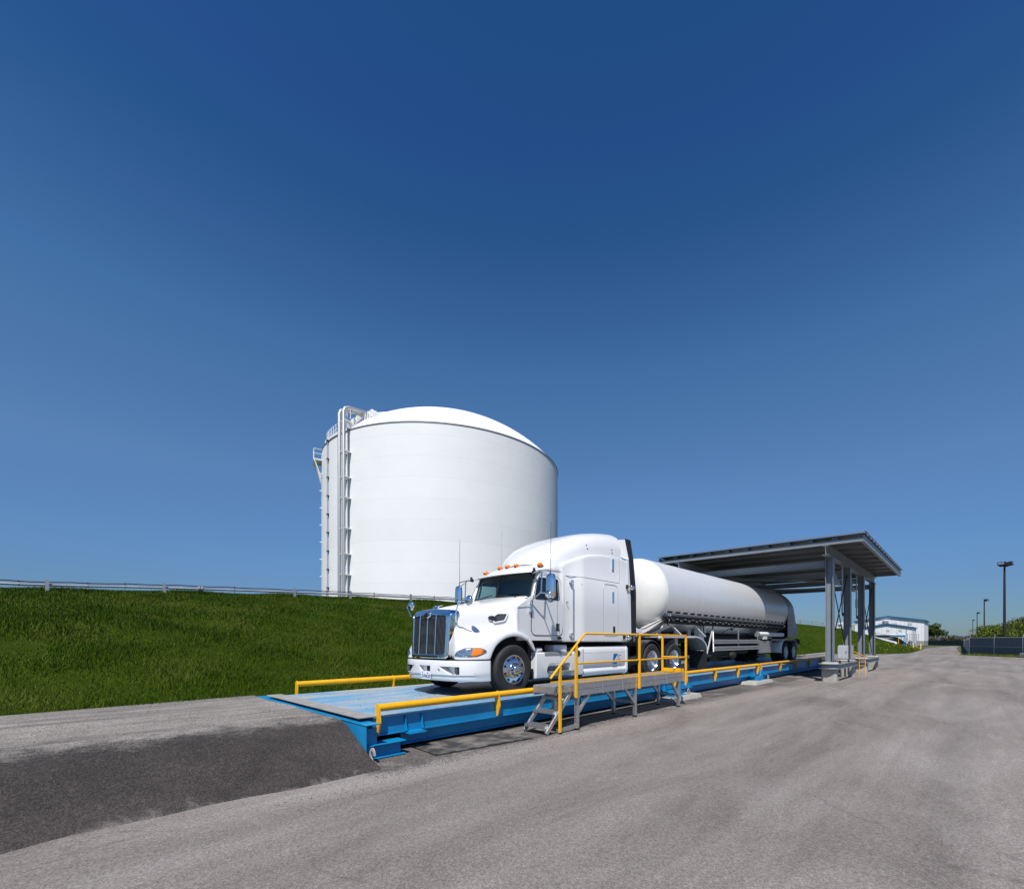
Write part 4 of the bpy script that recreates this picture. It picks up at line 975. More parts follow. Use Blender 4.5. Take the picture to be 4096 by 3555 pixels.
# windscreen, pillars, cowl, roof
def interp(x, T):
    if x <= T[0][0]: return T[0][1]
    for (a, va), (b_, vb) in zip(T[:-1], T[1:]):
        if x <= b_: return lerp(va, vb, (x-a)/(b_-a))
    return T[-1][1]
NB = 21
ys = np.linspace(-1, 1, NB)
gb = [Vector((6.98+.15*abs(t)**2, VC+.965*t, 2.645+.0*t)) for t in ys]; gt = [Vector((7.14+.17*abs(t)**2, VC+.945*t, 3.18)) for t in ys]
rws = [[gb[k].lerp(gt[k], j/6) for k in range(NB)] for j in range(7)]
mb = MB(); mb.grid(rws); ws = mb.build('windscreen', mGlass, truck, smooth=True)
off = Vector((-.008, 0, 0))
loop = [p+off for p in gb]+[rws[j][NB-1]+off for j in range(1, 6)]+[p+off for p in gt[::-1]]+[rws[j][0]+off for j in range(5, 0, -1)]
mb = MB(); mb.tube(loop, .014, 6, closed=True); mb.build('windscreen_seal', mBlack, ws)
mb = MB(); mb.bar(gb[NB//2]+off, gt[NB//2]+off, .03, .02, up=(1, 0, 0)); mb.build('centre_bar', mBlack, ws)
for s in (-1, 1):
    e = NB-1 if s > 0 else 0; a = [rws[j][e] for j in range(7)]
    b_ = [Vector((lerp(7.02, 7.40, j/6), VC+s*(cy(lerp(2.52, 3.2, j/6))+.004), lerp(2.50, 3.215, j/6))) for j in range(7)]
    m_ = [a[j].lerp(b_[j], .5)+Vector((-.025, s*.03, 0)) for j in range(7)]
    mb = MB(); mb.grid([a, m_, b_]); mb.build('windscreen_pillar', mWhite, truck, smooth=True, solid=.02)
cow = []
for t in ys:
    y = t*1.125; hz = 2.605-.06*abs(t)**2-.10*abs(t)**6; yb_ = .965*t
    g_ = Vector((6.98+.15*abs(t)**2, VC+(yb_ if abs(t) < .99 else s*0+1.12*t), 2.645 if abs(t) < .99 else 2.5))
    ay = abs(y); hh = interp(ay, [(0, 2.60), (.56, 2.555), (.92, 2.45), (1.0, 2.36), (1.125, 2.34)]); cow.append((Vector((6.64, VC+y, hh-.02)), g_))
mb = MB(); mb.grid([[c_[0]+Vector((0, 0, -.3)) for c_ in cow], [c_[0] for c_ in cow], [c_[0].lerp(c_[1], .5)+Vector((0, 0, .012)) for c_ in cow], [c_[1] for c_ in cow]]); mb.build('cowl', mWhite, truck, smooth=True)
rf = []
for k, (dx, f_) in enumerate(((-.0, .0), (.05, .22), (.14, .5), (.28, .76), (.48, .93), (.95, 1.0))):
    row = []
    for t in np.linspace(-1, 1, 25):
        top_ = 3.19+.275*f_*(1-.35*abs(t)**3); xx = 7.11+.22*abs(t)**2+dx
        ed = max(0, abs(t)-.9)/.1
        row.append((min(xx, 8.10), VC+1.055*t, top_-.075*ed**2*(.4+f_)))
    rf.append(row)
mb = MB(); mb.grid(rf); mb.build('cab_roof', mWhite, truck, smooth=True, angle=180, solid=.02)
vz = []
for t in np.linspace(-1, 1, 25):
    xx = 7.11+.22*abs(t)**2
    vz.append([(xx+.10, VC+1.07*t, 3.255-.02*abs(t)), (xx-.05, VC+1.075*t, 3.232-.015*abs(t)), (xx-.145, VC+1.08*t, 3.185-.01*abs(t)), (xx-.15, VC+1.08*t, 3.165), (xx-.04, VC+1.075*t, 3.19), (xx+.02, VC+1.07*t, 3.195)])
mb = MB(); mb.grid(list(map(list, zip(*vz))), cu=True); mb.build('sun_visor', mWhite, truck, smooth=True, angle=50)
for t in (-.93, -.28, 0, .28, .93):
    xx = 7.36+.13*abs(t)**2; y = VC+1.02*t; z = 3.405-.05*abs(t)**3
    mb = MB(); mb.ell((xx-.01, y, z), .075, .055, .052, 14, 8); mk = mb.build('roof_marker_light', mAmber, truck, smooth=True)
    mb = MB(); mb.tube([(xx-.07, y, z-.012), (xx+.02, y, z-.006), (xx+.11, y, z-.006)], [.036, .042, .006], 8); mb.build('marker_base', mBlack, mk, smooth=True)
# cab interior
mb = MB(); mb.box(7.10, 8.08, VC-1.07, VC+1.07, 1.68, 1.72); mb.box(8.07, 8.10, VC-1.07, VC+1.07, 1.7, 3.3); mb.build('cab_interior', mInterior, truck)
mb = MB(); mb.prism([(7.02, 2.60), (7.30, 2.63), (7.42, 2.52), (7.44, 2.1), (7.05, 2.1)], 'y', VC-1.04, VC+1.04); ds = mb.build('dashboard', mDash, truck, bevel=.02)
mb = MB()
for q in range(12): mb.box(7.09+.0*q, 7.15, VC-.75+q*.05, VC-.725+q*.05, 2.628, 2.634)
mb.build('air_vents', mBlack, ds)
for y in (-.5, .5):
    mb = MB(); mb.box(7.55, 7.95, VC+y-.24, VC+y+.24, 2.0, 2.2); mb.hexa([(7.88, VC+y-.22, 2.2), (8.0, VC+y-.22, 2.2), (8.0, VC+y+.22, 2.2), (7.88, VC+y+.22, 2.2), (7.96, VC+y-.2, 2.85), (8.04, VC+y-.2, 2.85), (8.04, VC+y+.2, 2.85), (7.96, VC+y+.2, 2.85)]); mb.build('seat', mInterior, truck, bevel=.04)
c_ = Vector((7.42, VC-.5, 2.55)); a = Vector((-.5, 0, .86)); b_ = a.cross(Vector((0, 1, 0))).normalized(); ring = [c_+Vector((0, 1, 0))*.22*math.cos(k*.3927)+b_*.22*math.sin(k*.3927) for k in range(16)]
mb = MB(); mb.tube(ring, .016, 6, closed=True); mb.tube([ring[0], c_, ring[8]], .012, 6); mb.cyl(c_, c_-a.normalized()*.3, .03); mb.build('steering_wheel', mBlack, truck, smooth=True)
mb = MB(); mb.tube([(7.22, VC+.93, 2.72), (7.18, VC+.86, 2.76), (7.2, VC+.84, 2.88), (7.24, VC+.86, 3.0), (7.28, VC+.93, 3.04)], .02, 8); mb.build('inner_grab_handle', mBlack, truck, smooth=True)
for y0, y1 in ((-.66, -.16), (.66, .22)):
    mb = MB(); mb.bar((6.985, VC+y0, 2.60), (6.955, VC+y0-.02, 2.635), .03, .03); mb.tube([(6.96, VC+y0, 2.635), (6.945, VC+lerp(y0, y1, .5), 2.665), (6.955, VC+y1, 2.69)], .010, 5); mb.bar((6.945, VC+lerp(y0, y1, .45), 2.668), (6.965, VC+y1*1.0+(.12 if y1 < 0 else -.12), 2.71), .012, .016); mb.build('wiper', mBlack, truck)
# sleeper and roof fairing
def interp(x, T):
    if x <= T[0][0]: return T[0][1]
    for (a, va), (b_, vb) in zip(T[:-1], T[1:]):
        if x <= b_: return lerp(va, vb, (x-a)/(b_-a))
    return T[-1][1]
YB = [(8.07, 1.125), (8.30, 1.14), (8.50, 1.20), (8.66, 1.25), (10.8, 1.25)]
ZS = [(7.8, 3.36), (8.07, 3.42), (8.21, 3.52), (8.57, 3.66), (8.95, 3.77), (9.44, 3.84), (9.96, 3.87), (10.65, 3.86)]
mb = MB(); rws = []
for x in (8.055, 8.2, 8.3, 8.4, 8.5, 8.58, 8.66, 8.72, 8.95, 9.2, 9.44, 9.7, 9.96, 10.3, 10.60):
    yb = interp(x, YB); zs = interp(x, ZS)
    h_ = [(yb-.03, 1.63), (yb, 1.66), (yb, 2.4), (yb, 3.17), (yb-.012, 3.19), (yb-.012, zs-.10), (yb-.03, zs-.035), (yb-.09, zs), (yb-.5, zs+.02), (0, zs+.02)]
    rws.append([(x, VC-y, z) for y, z in h_]+[(x, VC+y, z) for y, z in h_[-2::-1]])
mb.grid(rws); n_ = len(rws[0]); 
mb.face(*range(len(mb.v)-n_, len(mb.v))); mb.face(*range(n_-1, -1, -1))
slp = mb.build('sleeper', mWhite, truck, smooth=True, angle=35)
ZC = [(7.55, 3.46), (7.62, 3.55), (7.75, 3.69), (7.95, 3.86), (8.2, 4.03), (8.5, 4.18), (8.9, 4.34), (9.4, 4.47), (9.9, 4.565), (10.3, 4.62), (10.5, 4.625)]
HW = [(7.55, .60), (7.62, .74), (7.75, .86), (7.95, .95), (8.2, 1.02), (8.5, 1.09), (8.9, 1.13), (10.5, 1.14)]
mb = MB(); rws = []
for x in (7.55, 7.62, 7.75, 7.95, 8.2, 8.5, 8.9, 9.4, 9.9, 10.3, 10.48, 10.5):
    zc = interp(x, ZC); hw = interp(x, HW); zb = 3.38 if x < 8.07 else interp(x, ZS)-.06
    h_ = [(hw+.01, zb)]+[(hw*math.cos(a)**.42, lerp(zb+.02, zc, math.sin(a)**.8)) for a in (R(14), R(30), R(48), R(64), R(78))]+[(0, zc)]
    bulge_ = lambda y: .0
    rws.append([(x+.30*(max(0, 8.2-x)/.65)*(y/hw)**2*.6, VC-y, z) for y, z in h_]+[(x+.30*(max(0, 8.2-x)/.65)*(y/hw)**2*.6, VC+y, z) for y, z in h_[-2::-1]])
mb.grid(rws); mb.face(*range(len(mb.v)-len(rws[0]), len(mb.v)))
rfair = mb.build('roof_fairing', mFair, truck, smooth=True, angle=50); FB = bvh_of(rfair)
for s in (-1, 1):
    mb = MB(); L_ = [(10.28, 4.37, 1.0), (10.34, 3.95, 1.10), (10.58, 3.86, 1.245), (10.605, 1.66, 1.25)]; R_ = [(10.585, 4.41, 1.17), (10.66, 3.9, 1.245), (10.74, 3.0, 1.252), (10.775, 1.83, 1.252)]
    mb.grid([[(x, VC+s*y, z) for x, z, y in L_], [(x, VC+s*y, z) for x, z, y in R_]]); mb.build('side_extender', mFair, truck, solid=.03)
    mb = MB(); L_ = [(10.575, 4.43, 1.19), (10.65, 3.9, 1.25), (10.73, 3.0, 1.258), (10.77, 1.83, 1.258)]; R_ = [(10.84, 4.43, 1.18), (10.93, 3.9, 1.22), (11.02, 3.0, 1.25), (11.03, 1.83, 1.25)]
    mb.grid([[(x, VC+s*y, z) for x, z, y in L_], [(x, VC+s*y, z) for x, z, y in R_]]); mb.build('rubber_edge', mBlack, truck, solid=.02)
    mb = MB(); o_ = rrect(9.47, 10.12, 1.775, 3.10, .13, 5); mb.tube([(x, VC+s*1.251, z) for x, z in o_], .006, 6, closed=True); mb.build('luggage_door_seal', mGalv, slp)
    for (x0, x1, z0, z1, nm, mt_) in ((9.845, 9.93, 3.50, 3.78, 'marker_reflector', mChrome), (9.855, 9.935, 2.66, 2.93, 'marker_reflector', mChrome), (9.90, 9.985, 1.865, 2.03, 'hatch_handle', mBlack)):
        mb = MB(); mb.box(x0, x1, VC+s*1.24, VC+s*1.268, z0, z1); mb.build(nm, mt_, slp, bevel=.012)
    for x, z in ((8.62, 3.0), (8.62, 1.78), (8.16, 2.55)):
        mb = MB(); mb.cyl((x, VC+s*1.19, z), (x, VC+s*(interp(x, YB)+.006), z), .010, n=8); mb.build('screw', mDark, slp)
    for x, z in ((8.98, 4.02), (8.98, 3.93), (10.02, 4.05), (10.02, 3.96)):
        hp_ = cast(FB, (x, VC+s*3, z), (0, -s, 0)); mb = MB(); mb.cyl(hp_, hp_+Vector((0, s*.008, 0)), .018, n=10); mb.build('fairing_bolt', mDark, rfair)
    mb = MB(); mb.tube([(8.085, VC+s*1.118, 3.175), (8.5, VC+s*1.196, 3.18), (8.66, VC+s*1.248, 3.18), (10.19, VC+s*1.249, 3.18), (10.19, VC+s*1.243, 3.84)], .006, 5); mb.build('body_seam', mGalv, slp)
    mb = MB(); mb.tube([(8.088, VC+s*1.127, 1.66), (8.088, VC+s*1.127, 3.17), (8.088, VC+s*1.05, 3.36), (8.088, VC+s*.8, 3.44)], .006, 5); mb.build('gap_seal', mGalv, slp)
    # work lamps
    for z in (3.10, 1.74):
        x = 10.56 if z > 2 else 10.42
        mb = MB(); mb.box(x-.06, x+.0, VC+s*1.25, VC+s*1.30, z-.04, z+.06); mb.tube([(x-.02, VC+s*1.28, z), (x+.06, VC+s*1.31, z+.03), (x+.1, VC+s*1.32, z+.02)], .015, 6); wl = mb.build('lamp_bracket', mBlack, truck)
        mb = MB(); mb.ell((x+.14, VC+s*1.32, z+.0), .07, .06, .075, 14, 10); mb.build('work_lamp', mChrome, wl, smooth=True)
    # main mirror
    mb = MB(); mb.tube([(7.12, VC+s*1.06, 3.13), (7.12, VC+s*1.22, 3.17), (7.13, VC+s*1.30, 3.165), (7.12, VC+s*1.335, 3.12), (7.10, VC+s*1.335, 2.72), (7.08, VC+s*1.31, 2.67), (6.97, VC+s*1.15, 2.50), (6.955, VC+s*1.14, 2.38)], .016, 8)
    mb.box(6.93, 7.0, VC+s*1.12, VC+s*1.18, 2.27, 2.43)
    mb.tube([(7.13, VC+s*1.30, 3.165), (7.10, VC+s*1.45, 3.16), (7.10, VC+s*1.57, 3.14), (7.11, VC+s*1.585, 3.02)], .012, 8); mb.tube([(7.13, VC+s*1.32, 3.14), (7.11, VC+s*1.55, 3.04)], .009, 6); mb.tube([(7.10, VC+s*1.335, 2.685), (7.11, VC+s*1.55, 2.66)], .015, 8)
    mr = mb.build('mirror_arm', mChrome, truck, smooth=True, angle=50)
    hv = []; cx_, cyy = 7.12, 1.605
    for zt, rr in ((3.065, .35), (3.05, .72), (3.01, .92), (2.91, 1.), (2.77, 1.0), (2.67, 1.0), (2.59, .93), (2.555, .75), (2.54, .4)):
        hv.append([(cx_+(-.085*math.cos(a) if math.cos(a) > 0 else -.02*math.cos(a))*rr*1.0, VC+s*cyy+.128*rr*math.copysign(abs(math.sin(a))**.7, math.sin(a)), zt) for a in [2*math.pi*k/24 for k in range(24)]])
    mb = MB(); mb.grid(hv, cv=True); mb.face(*range(24)); mb.face(*range(len(mb.v)-24, len(mb.v))); mh = mb.build('mirror_housing', mChrome, mr, smooth=True, angle=60)
    mb = MB(); mb.ell((7.095, VC+s*1.585, 2.635), .10, .11, .085, 16, 10); mb.build('spot_mirror', mChrome, mh, smooth=True)
    mb = MB(); mb.cyl((7.06, VC+s*1.60, 2.50), (7.14, VC+s*1.60, 2.50), .045, n=14); mb.build('mirror_lamp', mClear, mh)
    mb = MB(); mb.tube([(7.12, VC+s*1.59, 3.04), (7.12, VC+s*1.59, 3.2), (7.13, VC+s*1.59, 4.16 if s < 0 else 4.25)], [.010, .006, .0035], 5); mb.build('antenna', mBlack, mr)
    mb = MB(); mb.cyl((7.13, VC+s*1.06, 3.15), (7.13, VC+s*1.12, 3.17), .04, n=10); mb.cyl((7.12, VC+s*1.10, 3.18), (7.12, VC+s*1.10, 3.24), .03, n=10); mb.build('antenna_mount', mDark, mr)
mb = MB(); mb.tube([(7.42, VC+.3, 3.42), (7.42, VC+.3, 4.35)], [.006, .003], 5); mb.build('roof_antenna', mGalv, truck)

# chassis, fairings, tanks
mb = MB()
for y in (-.43, .43): mb.box(5.35, 15.6, VC+y-.04, VC+y+.04, 1.02, 1.28)
for x in (6.0, 7.5, 9.0, 10.5, 11.3, 12.5, 13.8, 15.4): mb.box(x-.05, x+.05, VC-.43, VC+.43, 1.04, 1.24)
mb.box(5.5, 7.2, VC-.40, VC+.40, .95, 1.8); mb.box(7.2, 8.6, VC-.3, VC+.3, .95, 1.4)
mb.box(5.75, 6.95, VC-.98, VC-.60, 1.45, 1.72); mb.box(5.75, 6.95, VC+.60, VC+.98, 1.45, 1.72)
mb.box(5.45, 5.75, VC-.95, VC+.95, .98, 1.6); mb.box(6.93, 7.1, VC-1.1, VC+1.1, 1.0, 1.62)
mb.box(10.62, 11.3, VC-.9, VC+.9, 1.15, 1.5); mb.cyl((10.75, VC-1.12, 1.1), (11.2, VC-1.12, 1.1), .12); mb.cyl((10.95, VC-1.05, 1.05), (10.95, VC-.8, 1.05), .2)
for x in (11.9, 13.22): mb.cyl((x, VC-1.0, 1.065), (x, VC+1.0, 1.065), .1); mb.ell((x, VC, 1.065), .2, .2, .22)
mb.cyl((6.37, VC-1.0, 1.0), (6.37, VC+1.0, 1.0), .07)
mb.box(7.1, 10.6, VC-.95, VC-.45, .9, 1.3); mb.box(7.1, 10.6, VC+.45, VC+.95, .9, 1.3)
mb.box(7.1, 10.5, VC-.6, VC+.6, 1.50, 1.64)
mb.build('chassis', mDark, truck)
for s in (-1, 1):
    sec = [(.70, 1.50), (1.05, 1.52), (1.16, 1.515), (1.225, 1.485), (1.25, 1.43), (1.25, 1.356), (1.243, 1.35), (1.25, 1.344), (1.25, 1.10), (1.243, 1.06), (1.205, 1.01), (1.205, .985), (1.255, .925), (1.26, .895), (1.24, .84), (1.18, .79), (.8, .78)]
    def fsec(x, k=1., add=0): return [(x, VC+s*(y*k+(add if y > 1.1 else 0)), z) for y, z in sec]
    mb = MB(); mb.grid([fsec(8.66), fsec(8.672, .997), fsec(8.684), fsec(9.4), fsec(10.40), fsec(10.49, 1, .002)]); fr_ = mb.build('side_fairing', mFair, truck, smooth=True, angle=40)
    flg = [(.70, 1.51), (1.05, 1.53), (1.18, 1.525), (1.24, 1.495), (1.265, 1.43), (1.265, .88), (1.245, .82), (1.18, .77), (.7, .77)]
    mb = MB(); mb.prism([(VC+s*y, z) for y, z in flg], 'x', 10.485, 10.58); mb.build('fairing_flange', mFair, fr_, bevel=.015)
    # step section
    sec2 = [(.72, 1.36), (1.0, 1.37), (1.20, 1.37), (1.242, 1.35), (1.25, 1.30), (1.25, .90), (1.235, .845), (.72, .845)]
    xa = [7.03, 7.04, 8.3, 8.655]; tops = [1.40, 1.41, 1.40, 1.505]
    def s2(x, tz, k=1): return [(x, VC+s*y*k, z if z < 1.33 else z+(tz-1.37)) for y, z in sec2]
    m2 = MB(); m2.grid([s2(7.03, 1.40, .985), s2(7.05, 1.40), s2(8.25, 1.385), s2(8.5, 1.40), s2(8.655, 1.50)], cv=True); n8 = 8
    m2.face(*range(8)); m2.face(*range(len(m2.v)-1, len(m2.v)-9, -1)); stp = m2.build('step_fairing', mFair, truck)
    c1_ = MB(); c1_.prism(rpoly([(7.36, .99), (7.48, .80), (8.22, .80), (8.17, 1.145), (7.44, 1.15)], .05), 'y', VC+s*1.02, VC+s*1.5); c1_ = c1_.build('cutter', mFair)
    c2_ = MB(); c2_.box(7.32, 7.95, VC+s*.60, VC+s*1.10, 1.22, 1.6); c2_ = c2_.build('cutter', mFair)
    cut(stp, [c1_, c2_])
    for p in stp.data.polygons: p.use_smooth = True
    try: stp.data.set_sharp_from_angle(angle=R(30))
    except Exception: pass
    md = stp.modifiers.new('bevel', 'BEVEL'); md.width = .012; md.segments = 3; md.limit_method = 'ANGLE'; md.angle_limit = R(35)
    mb = MB(); mb.hexa([(7.38, VC+s*1.04, .97), (8.19, VC+s*1.04, .97), (8.19, VC+s*1.05, 1.0), (7.38, VC+s*1.05, 1.0), (7.38, VC+s*1.10, 1.15), (8.19, VC+s*1.10, 1.15), (8.19, VC+s*1.11, 1.15), (7.38, VC+s*1.11, 1.15)]); mb.build('kick_plate', mChrome, stp)
    mb = MB(); mb.box(7.46, 8.30, VC+s*1.05, VC+s*1.27, .935, .965)
    for q in range(40): mb.box(7.47+q*.0208, 7.48+q*.0208, VC+s*1.06, VC+s*1.26, .965, .972)
    mb.build('lower_step', mAlu, stp, bevel=.004)
    mb = MB(); mb.box(7.30, 8.20, VC+s*1.06, VC+s*1.262, 1.345, 1.392)
    for q in range(44): mb.box(7.31+q*.0202, 7.32+q*.0202, VC+s*1.07, VC+s*1.255, 1.392, 1.40)
    mb.build('upper_step', mGalv, stp)
    mb = MB(); mb.box(7.25, 7.45, VC+s*.78, VC+s*1.06, 1.40, 1.50); mb.box(7.85, 8.3, VC+s*.7, VC+s*1.05, 1.38, 1.56); mb.build('battery_cover', mFair, stp, bevel=.04)
    mb = MB(); mb.cyl((8.46, VC+s*1.18, 1.36), (8.46, VC+s*1.262, 1.36), .075, n=20); mb.build('fuel_cap', mBlack, stp, bevel=.01)
    mb = MB(); mb.box(6.98, 7.0, VC+s*.75, VC+s*1.2, .82, 1.05); mb.build('mud_flap', mBlack, truck)
    # wheels
    wheel(truck, 6.375, VC+s*1.262, DZ+.505, s, 'steer')
    wheel(truck, 11.9, VC+s*1.262, DZ+.505, s, 'drive', dual=True)
    wheel(truck, 13.24, VC+s*1.262, DZ+.505, s, 'drive', dual=True)
    # black fenders ahead of and over the drive wheels
    def arc(cx_, cz_, r, a0, a1, n=12): return [(cx_+r*math.cos(R(lerp(a0, a1, k/n))), cz_+r*math.sin(R(lerp(a0, a1, k/n)))) for k in range(n+1)]
    for cx_, a0, a1 in ((11.9, 35, 188), (13.24, 95, 172)):
        A_ = arc(cx_, DZ+.505, .62, a0, a1)
        mb = MB(); mb.grid([[(x, VC+s*.62, z) for x, z in A_], [(x, VC+s*1.20, z) for x, z in A_], [(x, VC+s*1.245, z-.0) for x, z in arc(cx_, DZ+.505, .605, a0, a1)], [(x, VC+s*1.255, z) for x, z in arc(cx_, DZ+.505, .575, a0, a1)]]); mb.build('drive_fender', mBlackGloss, truck, smooth=True, angle=50, solid=.008)
    # long white fender over the tandem with its ribbed tail, then the mud flap
    prof_ = [(12.30, 1.755), (12.45, 1.79), (14.70, 1.80)]+[(14.72+1.0*math.sin(R(a)), 1.30+.50*math.cos(R(a))) for a in range(8, 92, 8)]
    mb = MB(); mb.grid([[(x, VC+s*.55, z) for x, z in prof_], [(x, VC+s*1.24, z) for x, z in prof_]]); fn_ = mb.build('tail_fender', mGreyBack, truck, smooth=True, angle=60, solid=.006)
    mb = MB(); mb.tube([(x, VC+s*1.25, z-.02) for x, z in prof_], .026, 8); mb.build('fender_edge', mWhite, fn_, smooth=True)
    mb = MB(); mb.box(12.3, 14.7, VC+s*1.22, VC+s*1.262, 1.735, 1.80); mb.build('fender_rail', mWhite, fn_, bevel=.01)
    for y in (.68, .82, .96, 1.10):
        mb = MB(); mb.tube([(x-.012, VC+s*y, z-.012) for x, z in prof_[3:]], .010, 6); mb.build('fender_rib', mGreyBack, fn_)
    mb = MB(); mb.box(15.66, 15.675, VC+s*.60, VC+s*1.25, .68, 1.30); mb.build('mud_flap', mBlack, truck)
    for x in (12.6, 13.3, 13.9):
        mb = MB(); mb.ell((x, VC+s*1.0, 1.86), .035, .035, .035, 10, 6); mb.build('marker_lamp', mAmber if x < 13 else mRed, fn_)
# fifth wheel and fittings behind the cab
mb = MB(); mb.box(12.1, 13.6, VC-.5, VC+.5, 1.44, 1.52); mb.box(12.3, 13.2, VC-.42, VC+.42, 1.28, 1.44); mb.build('fifth_wheel', mDark, truck, bevel=.02)
mb = MB(); mb.hexa([(11.05, VC-.95, 1.82), (11.75, VC-.95, 1.82), (11.75, VC-.45, 1.82), (11.05, VC-.45, 1.82), (11.05, VC-.93, 1.90), (11.65, VC-.93, 1.90), (11.65, VC-.47, 1.90), (11.05, VC-.47, 1.90)])
mb.box(11.05, 11.6, VC-.93, VC-.90, 1.9, 2.03); mb.box(11.55, 11.85, VC-.95, VC-.80, 1.88, 2.0); mb.cyl((11.2, VC-1.0, 1.97), (11.2, VC-.7, 1.97), .075); mb.cyl((11.3, VC-.95, 1.97), (11.5, VC-.95, 1.97), .03)
for x in (11.1, 11.4, 11.68): mb.bar((x, VC-.94, 1.62), (x+.02, VC-.94, 1.84), .06, .03)
mb.build('air_line_bracket', mSteelW, truck, bevel=.008)
mb = MB(); mb.box(10.7, 12.4, VC-1.0, VC+1.0, 1.50, 1.60); mb.build('deck_plate', mDark, truck)
mb = MB(); mb.tube([(10.95, VC-.3, 2.6), (11.2, VC-.5, 2.1), (11.8, VC-.4, 1.95), (12.4, VC-.2, 2.2)], .018, 6); mb.tube([(10.95, VC-.2, 2.7), (11.3, VC-.3, 2.2), (12.4, VC, 2.2)], .018, 6); mb.build('air_hose', mBlack, truck, smooth=True)
# advert panel on the side fairing
sg = MB(); sg.hexa([(9.92, VC-1.262, 1.315), (10.10, VC-1.262, 1.315), (10.10, VC-1.252, 1.315), (9.92, VC-1.252, 1.315), (9.88, VC-1.262, 1.045), (10.06, VC-1.262, 1.045), (10.06, VC-1.252, 1.045), (9.88, VC-1.252, 1.045)])
sg = sg.build('advert_panel', mLogo, truck)
fl = [(9.945, 1.095), (9.975, 1.17), (10.075, 1.275), (10.078, 1.18), (10.055, 1.11), (10.035, 1.11), (10.05, 1.17), (10.05, 1.205), (9.995, 1.15), (9.97, 1.095)]
mb = MB(); mb.prism(fl, 'y', VC-1.2635, VC-1.262); mb.build('flame_mark', mPlate, sg)
for k, (tx, sz) in enumerate((('LE CAMION', .032), ('ROULE', .030), ('AU GNL', .032))):
    text(tx, sz, (10.115, VC-1.253, 1.27-k*.055), (1, 0, 0), (0, 0, 1), mLogo, sg, 'advert_text', align='LEFT')

# ------------------------------------------------------------------ tank trailer
AZ, AR = 3.115, 1.221
trl = thing('tank_trailer', 'white cylindrical cryogenic tank trailer coupled behind the tractor, its rear under the canopy', 'trailer', (19.5, VC, DZ))
mb = MB(); hd = []
for k in range(11):
    a = R(90*k/10); hd.append((max(.001, AR*math.sin(a)**.85), 12.95-.62*math.cos(a)))
prof = [(r, x-12) for r, x in hd]
mb.lathe(prof, (12, VC, AZ), (1, 0, 0), 72); mb.build('front_head', mTrailHead, trl, smooth=True, angle=60)
mb = MB(); mb.lathe([(AR-.004, 12.95), (AR+.004, 12.96), (AR+.004, 25.56)], (0, VC, AZ), (1, 0, 0), 96)
shell = mb.build('shell', mTrail, trl, smooth=True, angle=40)
for x in (14.9, 17.4, 19.9, 22.4, 24.6):
    mb = MB(); mb.lathe([(AR+.003, x-.012), (AR+.0055, x-.006), (AR+.0055, x+.006), (AR+.003, x+.012)], (0, VC, AZ), (1, 0, 0), 96); mb.build('weld_seam', mTrail, shell, smooth=True)
# rear cabinet: cylinder end closing into a rounded back
mb = MB(); rws = []
for x, k in ((25.561, 1.004), (26.3, 1.003), (26.7, .985), (27.05, .94), (27.3, .86), (27.42, .74), (27.44, .6)):
    row = []
    for q in range(72):
        a = 2*math.pi*q/72; y = AR*k*math.cos(a); z = AR*k*math.sin(a)
        if z < 0: y = math.copysign(min(AR*1.0*min(1, k*1.03), abs(y)+abs(z)*.9), y) if abs(y) > 1e-6 else y; z = max(z*1.06, -1.30)
        row.append((x if z > -.3 or x < 26 else lerp(x, 27.44*1.0 if x > 26.5 else x, min(1, (-z-.3)/.5)), VC+y, AZ+z))
    rws.append(row)
mb.grid(rws, cv=True); mb.face(*range(len(mb.v)-72, len(mb.v))); mb.build('rear_cabinet', mTrailGrey, trl, smooth=True, angle=50)
mb = MB(); mb.prism([(26.3, AZ+AR-.15), (26.65, AZ+AR-.2), (26.5, AZ+AR+.10)], 'y', VC-.3, VC-.26); mb.build('roof_fitting', mGalv, trl)
